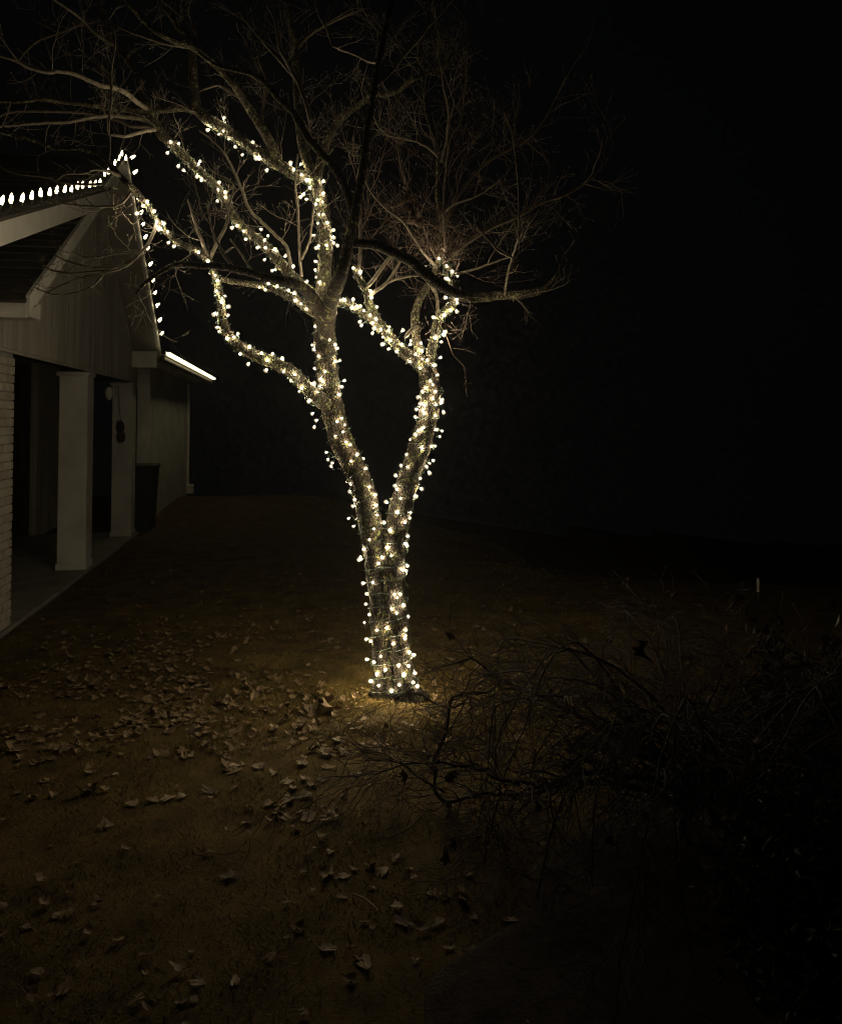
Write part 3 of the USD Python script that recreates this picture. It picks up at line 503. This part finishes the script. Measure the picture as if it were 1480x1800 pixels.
for src, names in ((BW, list(BW)), (W, ['inner_left', 'upper_left', 'right_middle', 'low_left'])):
    for n in names:
        c = src[n]; step = .02 if src is BW else .012
        tot = len(c) * step; right = n[0] == 'v' or n == 'right_middle'
        gap = {'f': .10, 'v': .085, 't': .12, 'u': .11}.get(n[0], .14)
        if src is W: gap = .20 if n != 'right_middle' else .10
        s = tot * .12 + rng.uniform(0, gap)
        while s < tot:
            i = min(int(s / step), len(c) - 2); t = unit(c[i + 1, :3] - c[max(i - 1, 0), :3]); s += gap * rng.uniform(.5, 1.6)
            if src is W and i < len(c) * .45: continue
            if n in ('right_middle',) and i < len(c) * .55: continue
            q = unit(np.cross(t, rng.normal(0, 1, 3)) + np.array([0, 0, .25]))
            d = unit(t * rng.uniform(.3, .9) + q * .9)
            r = min(c[i, 3] * .5, rng.uniform(.0018, .0034)); l = rng.uniform(.14, .42) * (1.25 if right else 1)
            if n[0] == 'f': l *= .7
            shoot(c[i, :3], d, l, r, 2 if l > .22 else 1, redtwigs if (right and c[i, 0] < .30 and c[i, 2] < 3.3) or n[0] == 'v' and rng.random() < .2 else twigs)
# twig clusters seen tangled on the limbs
for (px, py, d, k) in ((405, 362, 5.5, 12), (205, 370, 4.6, 8), (770, 440, 5.2, 34), (790, 462, 5.1, 16), (283, 236, 5.72, 7), (735, 390, 5.1, 14)):
    for _ in range(k):
        o = P(px + rng.normal(0, 8), py + rng.normal(0, 6), d + rng.normal(0, .04))
        shoot(o, unit(np.array([rng.normal(-.1, .8), rng.normal(0, .6), rng.uniform(.1, 1.2)])), rng.uniform(.12, .34), .0022, 2 if rng.random() < .5 else 1, redtwigs if px > 700 else twigs)
obj('twigs', cat(twigs), M_twig, tree, smooth=True, kind='stuff')
obj('reddish_twigs', cat(redtwigs), M_redtwig, tree, smooth=True, kind='stuff')
bd = [(0, 0), (.0022, .002), (.0036, .006), (.0026, .010), (0, .013)]
obj('buds', cat([lathe(bd, 5, p, d) for p, d in buds[:2600]]), M_twig, tree, smooth=True, kind='stuff')

# dry leaves caught in the right-hand twigs
def leaf_mesh(size, seed, curl=.5, lobes=None):
    g = np.random.default_rng(seed); lob = lobes or int(g.integers(3, 6)); n = 22
    a = np.linspace(-np.pi * .9, np.pi * .9, n); 
    r = size * (.38 + g.uniform(.12, .28) * np.abs(np.cos(lob * a * .5)) ** 1.2 + .14 * np.cos(a * .5)) * g.uniform(.78, 1.15, n)
    el = g.uniform(1.0, 2.1)
    x, y = r * np.cos(a) * el, r * np.sin(a)
    ring = np.stack([x, y, 0 * x], 1); mid = ring * .5; mid[:, 2] += size * .02
    v = np.vstack([[[0, 0, 0]], mid, ring, [[-size * .55, size * g.uniform(-.1, .1), 0.004]]])
    k1, k2, tw = g.uniform(.3, 1.6) * curl / size, g.uniform(-.9, 1.4) * curl / size, g.uniform(-.5, .5) / size * curl
    v[:, 2] += k1 * v[:, 1] ** 2 + k2 * v[:, 0] ** 2 * .8 + tw * v[:, 0] * v[:, 1] + g.normal(0, size * .025, len(v))
    k = np.arange(n - 1)
    f = np.vstack([np.stack([0 * k, 1 + k, 2 + k], 1), np.stack([1 + k, 1 + n + k, 2 + n + k], 1), np.stack([1 + k, 2 + n + k, 2 + k], 1), [[1, len(v) - 1, 0], [0, len(v) - 1, n]]])
    return v, f
def rot(g, tilt):
    a, b, c = g.uniform(0, 2 * np.pi), g.normal(0, tilt), g.normal(0, tilt)
    return trimesh.transformations.euler_matrix(b, c, a)[:3, :3]
hang = []
for px, py in ((725, 355), (728, 372), (733, 385), (722, 340), (736, 398), (718, 350)):
    v, f = leaf_mesh(.06, px + py, 1.6); v = v @ rot(rng, 1.0).T; hang.append((v + P(px, py, 5.05), f))
obj('caught_leaves', cat(hang), M_leaf[2], tree, label='brown withered leaves caught in the twigs')

# ------------------------------------------------------------------ strings of small lights
def Z(pts, ox, oy, s): return [(ox + x / s, oy + y / s) for x, y in pts]
BPX = Z([(250,120),(118,220),(205,258),(238,225),(285,295),(340,358),(485,318),(395,425),(510,450),(535,455),(597,548),(790,492),(875,497),(815,540),(880,585),(920,630),(1055,640),(945,695),(1055,735),(895,745),(872,765),(915,785),(990,825),(1010,790),(1050,805),(1020,910),(1055,905),(1010,980),(1090,975),(1140,1035),(1140,1095),(975,1078),(1020,1165),(1000,1180),(1085,1160),(1170,1160),(990,1290),(990,1358),(1025,1460),(925,1450),
 (40,500),(55,475),(30,600),(65,632),(215,645),(200,705),(260,725),(262,765),(195,800),(315,1015),(355,1000),(410,1045),(425,1110),(550,1030),(605,1080),(580,1115),(520,1180),(585,1180),(665,1190),(750,1245),(575,1280),(665,1355),(640,1365),(810,1330),(610,1470),(40,1215),(118,1293),(175,1405),(200,1450),(1300,1345),(1360,1375)], 340, 180, 4.625)
BPX += Z([(1110,255),(1165,262),(1090,325),(1160,412),(1195,440),(1280,485),(1312,505),(928,672),(1005,700),(1020,772),(1065,785),(1090,840),(1095,912),(1130,935),(1295,970),(890,720),(960,640),(1035,822)], 0, 180, 3.7)
BPX += Z([(188,462),(260,548),(258,582),(330,633),(172,718),(332,727),(200,870),(222,915),(437,940),(318,995),(395,980),(570,1083),(708,1152),(828,1163),(465,1177),(555,1285),(775,1240),(758,1350),(940,1212),(955,1370),(1082,1402),(1035,1478),(1160,1555),(1130,1598),(1240,1703),(1295,1500),(680,418),(745,448),(790,375),(880,397),(1010,445),(1075,480),(1090,565),(1150,603),(1215,665),(1250,470),(1275,478)], 350, 440, 6.427)
BPX += Z([(222,548),(278,545),(320,542),(275,630),(325,645),(200,683),(215,715),(370,680),(383,707),(245,765),(400,795),(372,800),(215,850),(292,873),(260,930),(210,955),(275,950),(255,985),(235,1020),(415,985),(435,940),(395,1042),(200,1180),(230,1228),(215,1278),(415,1213),(380,1237),(437,1260),(425,1310),(365,1345),(445,1385),(475,1405),(300,1460),(525,1475),
 (400,358),(430,355),(498,350),(370,450),(487,415),(522,405),(548,400),(575,432),(620,468),(545,515),(555,543),(635,525),(660,493),(648,562),(635,600),(697,570),(760,550),(755,580),(710,627),(710,678),(765,650),(750,712),(808,730),(850,677),(855,577),(885,617),(915,650),(910,678),(632,340),(625,290),
 (985,668),(995,725),(950,745),(995,785),(903,803),(1035,790),(980,850),(1085,830),(1130,773),(1110,900),(1055,945),(1073,970),(1018,995),(993,1018),(1090,1018),(968,1060),(1070,1068),(1140,1078),(1135,1100),(1095,1115),(980,1108),(1010,1118),(955,1148),(995,1155),(1010,1178),(1150,1170),(945,1203),(1095,1195),(1005,1275),(970,1300),(990,1290),(945,1330),(912,1368),(1100,1295),(1140,1305),(1125,1345),(1060,1415),(1090,1415),(995,1430),(880,1475),(1115,55),
 (1015,117),(1170,112),(1175,205),(1215,150),(1170,300),(1165,340),(1245,352),(1250,378),(1200,432),(1245,440),(1155,468),(1075,483),(1160,587),(1150,610),(1090,632),(1135,660)], 500, 440, 4.111)
BPX += Z([(212,105),(240,127),(232,148),(402,77),(365,115),(462,163),(485,285),(525,337),(597,385),(530,405),(540,470),(358,262),(358,315),(385,368),(378,410),(345,495),(378,545),(515,562),(580,518),(485,635),(445,697),(425,745),(420,765),(600,685),(568,750),(630,738),(542,790),(508,915),(445,920),(465,990),(460,1058),(482,1127),(452,1178),(530,1230),(600,1217),(640,1320),(465,1290),(492,1303),(560,1403),(467,1423),(515,1440),(590,1490),(535,1520),(492,1567),(545,1597),(632,1630),(680,1590),(712,1523),(678,1462),(745,1465),(748,1375),(778,1393),(728,1227),(725,1265),(722,1285),(740,1140),(710,1065),(665,1117),(630,1087),(650,995),(688,993),(668,1015),(705,833),(735,805),(725,660),(740,608),(620,570),(720,518),(668,452),(757,457),(753,490),(690,360),(790,345),(828,297),(665,300),(655,275),(660,210),(820,228),(880,190),(862,150),(885,130),(905,110),(735,152),(693,143),(788,1513),(775,1573),(798,1600)], 520, 780, 3.75)
STR = {  # strand: its limbs, label
 'left_stem': 'string of small warm lights wound round the left stem of the forked trunk',
 'right_stem': 'string of small warm lights wound round the right stem of the forked trunk',
 'upper_left': 'string of small warm lights climbing the upper left limb to the highest lit bulbs',
 'low_left': 'string of small warm lights along the low left limb that reaches toward the gable',
 'middle_left': 'short string of small warm lights on the nearly level left limb above the low one',
 'inner_left': 'string of small warm lights on the long slanting limb between upper and low left limbs',
 'cross_branch': 'string of small warm lights on the right stem’s inner limb leaning toward the left stem',
 'inner_branch': 'short string of small warm lights on the thin branch bridging the two stems',
 'right_outer': 'string of small warm lights on the outermost right limb below the bare twig fan',
}
STR['cross_branch'] = "string of small warm lights on the right stem's inner limb leaning toward the left stem"
samp = []
ct, st = math.cos(PITCH), math.sin(PITCH)
def proj(p):
    q = p - np.array([0, 0, EYE]); f = q[..., 1] * ct + q[..., 2] * st; u = -q[..., 1] * st + q[..., 2] * ct
    return np.stack([CX + F * q[..., 0] / f, CY - F * u / f], -1)
for n in STR:
    c = W[n]; xy = proj(c[:, :3]); samp.append((n, c, xy))
kept, per = [], {n: [] for n in STR}
for x, y in BPX:
    if any(abs(x - a) + abs(y - b) < 5 for a, b in kept): continue
    kept.append((x, y)); best = None
    for n, c, xy in samp:
        d = np.hypot(xy[:, 0] - x, xy[:, 1] - y) - c[:, 3] / c[:, 1] * F * .8; i = int(np.argmin(d))
        if best is None or d[i] < best[0]: best = (d[i], n, i)
    _, n, i = best; c = W[n]; dist = math.hypot(*(proj(c[i, :3]) - (x, y))); rp_ = c[i, 3] / c[i, 1] * F
    off = -math.sqrt(max(rp_ ** 2 - dist ** 2, 0)) * c[i, 1] / F
    p = P(x, y, c[i, 1] + off - .014 - rng.uniform(0, .01))
    per[n].append((i, p))
HALO_STAR = [(.0, 0), (.0065, .0), (.0090, .006), (.0130, .014), (.0150, .020), (.0100, .023), (.005, .026), (0, .028)]
CORE = [(0, 0), (.0042, .001), (.0055, .006), (.0045, .012), (0, .014)]
for n, label in STR.items():
    c = W[n]; g = per[n]
    if not g: continue
    lo, hi = min(i for i, _ in g), max(i for i, _ in g)
    front = len(g)
    for _ in range(int(front * .35)):           # bulbs round the back of the limb
        i = int(rng.integers(lo, hi + 1)); a = rng.uniform(.15, .85) * np.pi
        g.append((i, c[i, :3] + (c[i, 3] + .012) * np.array([math.cos(a), math.sin(a), rng.normal(0, .2)])))
    sl = thing('string_lights', label, 'string lights', c[lo, :3], group='strings of lights wound round the tree')
    pitch = .085 if n in stem_names else .06
    ii = np.arange(lo, hi + 1); s = ii * .012
    ph = s / pitch * 2 * np.pi + .8 * np.sin(s * 9)
    n2 = max(len(s) * 3, 12); si = np.linspace(s[0], s[-1], n2)
    cc = np.stack([np.interp(si, s, c[ii, k]) for k in range(4)], 1); t = np.gradient(cc[:, :3], axis=0); t /= np.linalg.norm(t, axis=1, keepdims=True)
    A = np.cross(t, [0, 1.0, 0.0]); A /= np.linalg.norm(A, axis=1, keepdims=True) + 1e-9; B = np.cross(t, A)
    phi = si / pitch * 2 * np.pi + .9 * np.sin(si * 7) + 2.0 * (meshkit.noise(np.stack([si * 4, 0 * si, 0 * si], 1), 3) - .5)
    rr = cc[:, 3] * 1.08 + .0035 + .006 * meshkit.noise(np.stack([si * 12, 0 * si, 5 + 0 * si], 1), 4)
    wpts = cc[:, :3] + rr[:, None] * (np.cos(phi)[:, None] * A + np.sin(phi)[:, None] * B)
    fine = np.stack([np.interp(np.linspace(0, 1, n2 * 3), np.linspace(0, 1, n2), wpts[:, k]) for k in range(3)], 1)
    wires = [tube(wpts, .0023, 5)]
    for i, p in g:
        out = unit(p - c[i, :3]); ax = unit(out + rng.normal(0, .45, 3))
        k = rng.uniform(.72, 1.12); low = n in stem_names and p[2] < 1.3
        bb = obj('bulb', lathe([(a * k, h * k) for a, h in HALO_STAR], 10, p - ax * .012, ax, .58), M_halo, sl)  # star shell added as a painted halo; the core is the lamp
        obj('core', lathe([(a * k, h * k) for a, h in CORE], 6, p - ax * .010, ax), M_bulb[3 if n in stem_names and p[2] < .42 else int(rng.choice([0, 1, 2], p=[.3, .6, .1] if low else [.5, .2, .3]))], bb, smooth=True)
        wires.append(lathe([(0, -.016), (.0042, -.016), (.005, .001), (0, .001)], 6, p - ax * .012, ax))
        e = p - ax * .028; k = int(np.argmin(np.linalg.norm(wpts - e, axis=1)))
        wires.append(tube([e, (e + wpts[k]) / 2 + rng.normal(0, .005, 3), wpts[k]], .0015, 4))
    obj('wire', cat(wires), M_wire, sl, smooth=40)

# ------------------------------------------------------------------ bare weeping maple in the right foreground
def bush(name, label, bx, by, R, Hh, n_main, seed, extra=()):
    global rng
    keep, rng = rng, np.random.default_rng(seed)
    base = np.array([bx, by, float(ground_z(bx, by)) - .03])
    t = thing(name, label, 'bush', base)
    trunk = resample(np.array([[*base, .028], [*(base + (-.03, .02, .1)), .022], [*(base + (.03, .05, .2)), .017], [*(base + (0, .02, .3)), .012]]), .02)
    obj('trunk', tube(trunk[:, :3], trunk[:, 3], 10, .15, 2), M_bush, t, smooth=True)
    tw = []
    def sub(p0, d, length, r0, lvl):
        n = max(5, int(length / .035)); pts, ds = [p0], [d]
        for i in range(n):
            d = unit(d + rng.normal(0, .24, 3) + np.array([0, 0, -.05])); q = pts[-1] + d * length / n
            q[2] = max(q[2], float(ground_z(q[0], q[1])) + .01); pts.append(q); ds.append(d)
        pts = np.array(pts); rr = np.linspace(r0, max(.0008, r0 * .4), len(pts)); tw.append(tube(pts, rr * 1.0, 4 if lvl else 3, cap=False))
        if lvl:
            for i in range(1, n, 2):
                side = unit(np.cross(ds[i], (0, 0, 1.0)) * rng.choice([-1, 1]) + rng.normal(0, .35, 3))
                sub(pts[i], unit(ds[i] * .8 + side * .75), length * rng.uniform(.3, .6), max(rr[i] * .6, .0011), lvl - 1)
    curves = []
    for k in range(n_main):
        az = 2 * np.pi * (k + rng.uniform(-.3, .3)) / n_main; rad = R * rng.uniform(.65, 1.08); top = Hh * rng.uniform(.7, 1.05)
        d = np.array([math.cos(az), math.sin(az), 0]); s0 = trunk[int(rng.integers(len(trunk) // 2, len(trunk))), :3]
        rows = [[*s0, .007], [*(base + d * rad * .25 + (0, 0, top * .7)), .0056], [*(base + d * rad * .55 + (0, 0, top)), .0044], [*(base + d * rad * .8 + (0, 0, top * .85)), .0032], [*(base + d * rad + (0, 0, top * rng.uniform(.2, .5))), .003]]
        rows = np.array(rows); rows[1:, :3] += rng.normal(0, .06, (4, 3)); curves.append(resample(rows, .03))
    for rows in extra:
        curves.append(to_world([(a, b, c * .62, d) for a, b, c, d in rows], .02))
    for c in curves:
        p = c[:, :3] + np.cumsum(rng.normal(0, .003, (len(c), 3)), 0); obj('branch', tube(p, c[:, 3], 7, .1, 1), M_bush, t, smooth=True)
        i = 3
        while i < len(c) - 1:
            tt = unit(p[i + 1] - p[i - 1]); side = unit(np.cross(tt, (0, 0, 1.0)) * rng.choice([-1, 1]) + rng.normal(0, .4, 3) + (0, 0, .1))
            sub(p[i], unit(tt * .7 + side * .8), rng.uniform(.18, .5), max(.0018, c[i, 3] * .45), 2 if rng.random() < .7 else 1); i += int(rng.integers(1, 3))
    obj('twigs', cat(tw), M_bush, t, smooth=True, kind='stuff')
    lv = []
    for _ in range(34):
        m = tw[int(rng.integers(len(tw)))][0]; v, f = leaf_mesh(.03, int(rng.integers(1e6)), 2.2, 5); lv.append((v @ rot(rng, 1.2).T + m[-1] - (0, 0, .01), f))
    obj('withered_leaves', cat(lv), M_leaf[2], t, kind='stuff')
    rng = keep
bush('weeping_maple', 'bare weeping maple bush with arching dark branches right of the trunk', 1.10, 3.42, 1.15, .80, 24, 5, extra=[
    [(1206, 1425, 11, 3.42), (1120, 1385, 10, 3.48), (1020, 1375, 9, 3.55), (940, 1400, 7.5, 3.65), (860, 1404, 6, 3.7), (800, 1412, 5, 3.72), (778, 1392, 4.6, 3.74), (783, 1334, 4.4, 3.75), (805, 1281, 4.2, 3.76), (807, 1240, 4, 3.78), (836, 1223, 4, 3.8), (872, 1223, 3.6, 3.82), (908, 1196, 2.6, 3.85)],
    [(820, 1230, 3.6, 3.79), (795, 1248, 3.2, 3.78), (770, 1244, 2.8, 3.78), (745, 1230, 2.4, 3.78), (720, 1225, 2, 3.78), (690, 1236, 1.4, 3.78)],
    [(778, 1392, 3.6, 3.74), (740, 1370, 3, 3.7), (700, 1345, 2.6, 3.68), (670, 1338, 2.2, 3.66), (640, 1342, 1.5, 3.64)],
    [(1206, 1405, 11, 3.42), (1120, 1370, 9, 3.42), (1040, 1370, 8, 3.4), (960, 1395, 6.5, 3.3), (880, 1390, 5.5, 3.2), (820, 1375, 4.4, 3.15), (760, 1368, 3.4, 3.1), (705, 1372, 2.4, 3.05), (640, 1385, 1.6, 3.0)],
    [(1206, 1400, 11, 3.42), (1150, 1340, 9, 3.6), (1050, 1275, 8, 3.8), (980, 1235, 6, 3.9), (930, 1210, 5, 3.95), (880, 1180, 4, 4.0), (840, 1150, 3.2, 4.0), (800, 1160, 2.4, 4.0), (765, 1175, 1.6, 4.0)]])

def shrub(name, label, bx, by, R, Hh, nl, seed):
    g = np.random.default_rng(seed); base = np.array([bx, by, float(ground_z(bx, by))]); t = thing(name, label, 'bush', base)
    tips, st = [], []
    for k in range(60):
        d = g.normal(0, 1, 3); d[2] = abs(d[2]) * 1.1 + .15; d = unit(d); e = base + d * np.array([R, R, Hh]) * g.uniform(.6, 1.02)
        m = base + (e - base) * .5 + g.normal(0, .06, 3); rows = resample(np.array([[*(base + (g.normal(0, .06), g.normal(0, .06), 0)), .010], [*m, .006], [*e, .0025]]), .05)
        st.append(tube(rows[:, :3], rows[:, 3], 5)); tips += [rows[i, :3] for i in range(len(rows) // 3, len(rows))]
    for q in st[:24]: obj('stem', q, M_bush, t)
    obj('inner_stems', cat(st[24:]), M_bush, t, kind='stuff')
    tips = np.array(tips); c = tips[g.integers(0, len(tips), nl)] + g.normal(0, .055, (nl, 3)); c[:, 2] = np.maximum(c[:, 2], base[2] + .01)
    a = g.normal(0, 1, (nl, 3)); a /= np.linalg.norm(a, axis=1, keepdims=True); b = np.cross(a, g.normal(0, 1, (nl, 3))); b /= np.linalg.norm(b, axis=1, keepdims=True)
    l, w = g.uniform(.018, .034, nl)[:, None], g.uniform(.007, .012, nl)[:, None]; n = np.cross(a, b) * .004
    v = np.stack([c - a * l, c + b * w + n, c + a * l, c - b * w + n], 1).reshape(-1, 3); k = np.arange(nl)[:, None] * 4
    obj('leaves', (v, np.vstack([k + [0, 1, 2], k + [0, 2, 3]])), M_shrub, t, kind='stuff')
shrub('evergreen_shrub', 'dense dark evergreen shrub at the right edge, behind the bare maple twigs', 1.95, 3.75, .85, .85, 14000, 3)
shrub('evergreen_shrub', 'lower dark evergreen shrub in the black lower right corner', 1.45, 2.75, .62, .42, 9000, 4)

# ------------------------------------------------------------------ leaves on the lawn
spots = []
for px, py, k, sp in ((160, 1212, 13, 26), (350, 1205, 9, 22), (410, 1182, 6, 26), (135, 1118, 7, 40), (265, 1155, 9, 34), (330, 1278, 6, 26), (250, 1266, 6, 22), (290, 1325, 7, 24), (345, 1290, 7, 30), (400, 1352, 4, 18), (495, 1370, 5, 30), (520, 1415, 5, 18),
                      (565, 1435, 6, 22), (600, 1330, 6, 34), (125, 1335, 6, 40), (45, 1335, 4, 30), (440, 1190, 4, 22), (660, 1550, 7, 60), (760, 1560, 6, 70), (880, 1640, 6, 90), (1000, 1700, 5, 90), (1100, 1600, 5, 120), (60, 1120, 6, 50), (215, 1260, 4, 30), (400, 1547, 2, 6), (660, 1690, 4, 40), (940, 1790, 2, 20)):
    for _ in range(k): spots.append((px + rng.normal(0, sp), py + rng.normal(0, sp * .38)))
while len(spots) < 296:
    y = rng.uniform(1085, 1780) if rng.random() < .3 else rng.uniform(1085, 1420); x = rng.uniform(0, 640) if rng.random() < .88 else rng.uniform(760, 1400)
    spots.append((x, y))
def drop(px, py):
    z = -.04
    for _ in range(4):
        d0, d1 = 1.0, 30.0
        for _ in range(40):
            d = .5 * (d0 + d1)
            if P(px, py, d)[2] > z: d0 = d
            else: d1 = d
        q = P(px, py, d); z = float(ground_z(q[0], q[1]))
    return q
def put_leaf(q, size, seed, m, label, tilt=.30, lift=.0, curl=.7):
    v, f = leaf_mesh(size, seed, curl); v = v @ rot(rng, tilt).T
    v[:, 2] += float(ground_z(q[0], q[1])) + .016 + lift - np.percentile(v[:, 2], 12)
    v[:, 0] += q[0]; v[:, 1] += q[1]
    obj('fallen_leaf', (v, f), m, smooth=True, label=label, cat='leaf', group='fallen leaves')
LB = ['curled dry brown leaf lying on the grass', 'pale curled dry leaf lying on the grass', 'dark curled dry leaf lying on the grass']
def zone(q):
    if math.hypot(q[0] - TREE[0], q[1] - TREE[1]) < .9: return 'on the brightly lit grass close to the tree trunk'
    if q[0] > .45 and q[1] > 2.5: return 'under the bare maple bush'
    if q[1] < 3.6: return 'on the dark grass nearest to the viewer' + (', toward the right' if q[0] > 0 else ', toward the left')
    if q[0] < -1.75 and q[1] > 4.2: return 'in the drift of leaves near the porch edge'
    return 'on the dim grass between the porch and the tree' if q[1] > 4.4 else 'on the dim grass in front of the tree'
for n, (x, y) in enumerate(spots):
    q = drop(x, y)
    if q[0] < -2.2 - .159 * q[1] + .08: continue
    k = int(rng.choice([0, 0, 0, 1, 2])); put_leaf(q, rng.uniform(.022, .050) * (.78 if q[1] < 3.6 else 1.0), 100 + n, M_leaf[k], LB[k].replace('on the grass', zone(q)), .15, -.008, rng.uniform(.2, .75))
for n, (x, y, sz, lift) in enumerate(((548, 1252, .085, .0), (580, 1255, .08, .004), (564, 1247, .09, .010))):
    put_leaf(drop(x, y), sz, 900 + n, M_leaf[2 if n == 2 else 0], ['large flat brown leaf, left one of the heap beside the trunk', 'large flat brown leaf, right one of the heap beside the trunk', 'large dark leaf on top of the heap left of the trunk base'][n], .24, lift, 1.0)
v0, f0, cnt = [], [], 0
mini = []
for n in range(2600):
    x, y = (rng.uniform(-4.5, 2.6), rng.uniform(2.2, 12)) if n < 700 else (rng.normal(-1.5, .95), rng.normal(4.9, 1.15))
    if y < 2.3 or (n >= 700 and meshkit.noise(np.array([x * 2.2, y * 2.2, 1.0]), 8) < .42): continue
    if x < -2.2 - .159 * y + .1: continue
    v, f = leaf_mesh(rng.uniform(.014, .036), 3000 + n % 120, .6); v = v @ rot(rng, .22).T + (x, y, float(ground_z(x, y)) + .018); mini.append((v, f))
obj('leaf_litter', cat(mini), M_leaf[0], smooth=True, label='scattered small leaf scraps all over the lawn', cat='leaf litter', kind='stuff')
# fallen sticks and the marker stake
for (a, b, lab) in (((622, 1583), (666, 1617), 'thin straight stick lying on the dark lawn below the maple twigs'), ((0, 1371), (25, 1367), 'short stick lying on the grass at the left edge')):
    p, q = drop(*a), drop(*b); p[2] += .02; q[2] += .03
    m = (p + q) / 2 + (.004, 0, .006)
    obj('fallen_stick', tube(resample(np.array([p, m, q]), .03), np.linspace(.004, .0022, len(resample(np.array([p, m, q]), .03))), 6), M_leaf[1], smooth=True, label=lab, cat='stick')
q = drop(1333, 1056)
sk = thing('marker_stake', 'small pale marker stake standing in the dark behind the right bush', 'stake', q)
obj('post', tube([q - (0, 0, .1), q + (0, 0, .02), q + (0, 0, .10)], [.010, .009, .009], 8), M_gutter, sk)
obj('reflective_sleeve', tube([q + (0, 0, .085), q + (0, 0, .20)], .0125, 10), M_white, sk)
obj('cap', lathe([(0, .2), (.0135, .2), (.012, .212), (0, .216)], 10, q, (0, 0, 1)), M_white, sk)

# ------------------------------------------------------------------ thin haze added to imitate glow around the lights
HAZE = usdkit.material(stage, L + 'glow_haze', {'v': ('principled_volume', {'color': (.95, .95, .95), 'density': .0012, 'anisotropy': .75})}, volume='v.volume')
obj('haze', trimesh.creation.box(bounds=[(-165, -75, -50), (165, 215, 9)]), HAZE, label='thin haze added to give the lights a faint glow', cat='haze', kind='stuff')
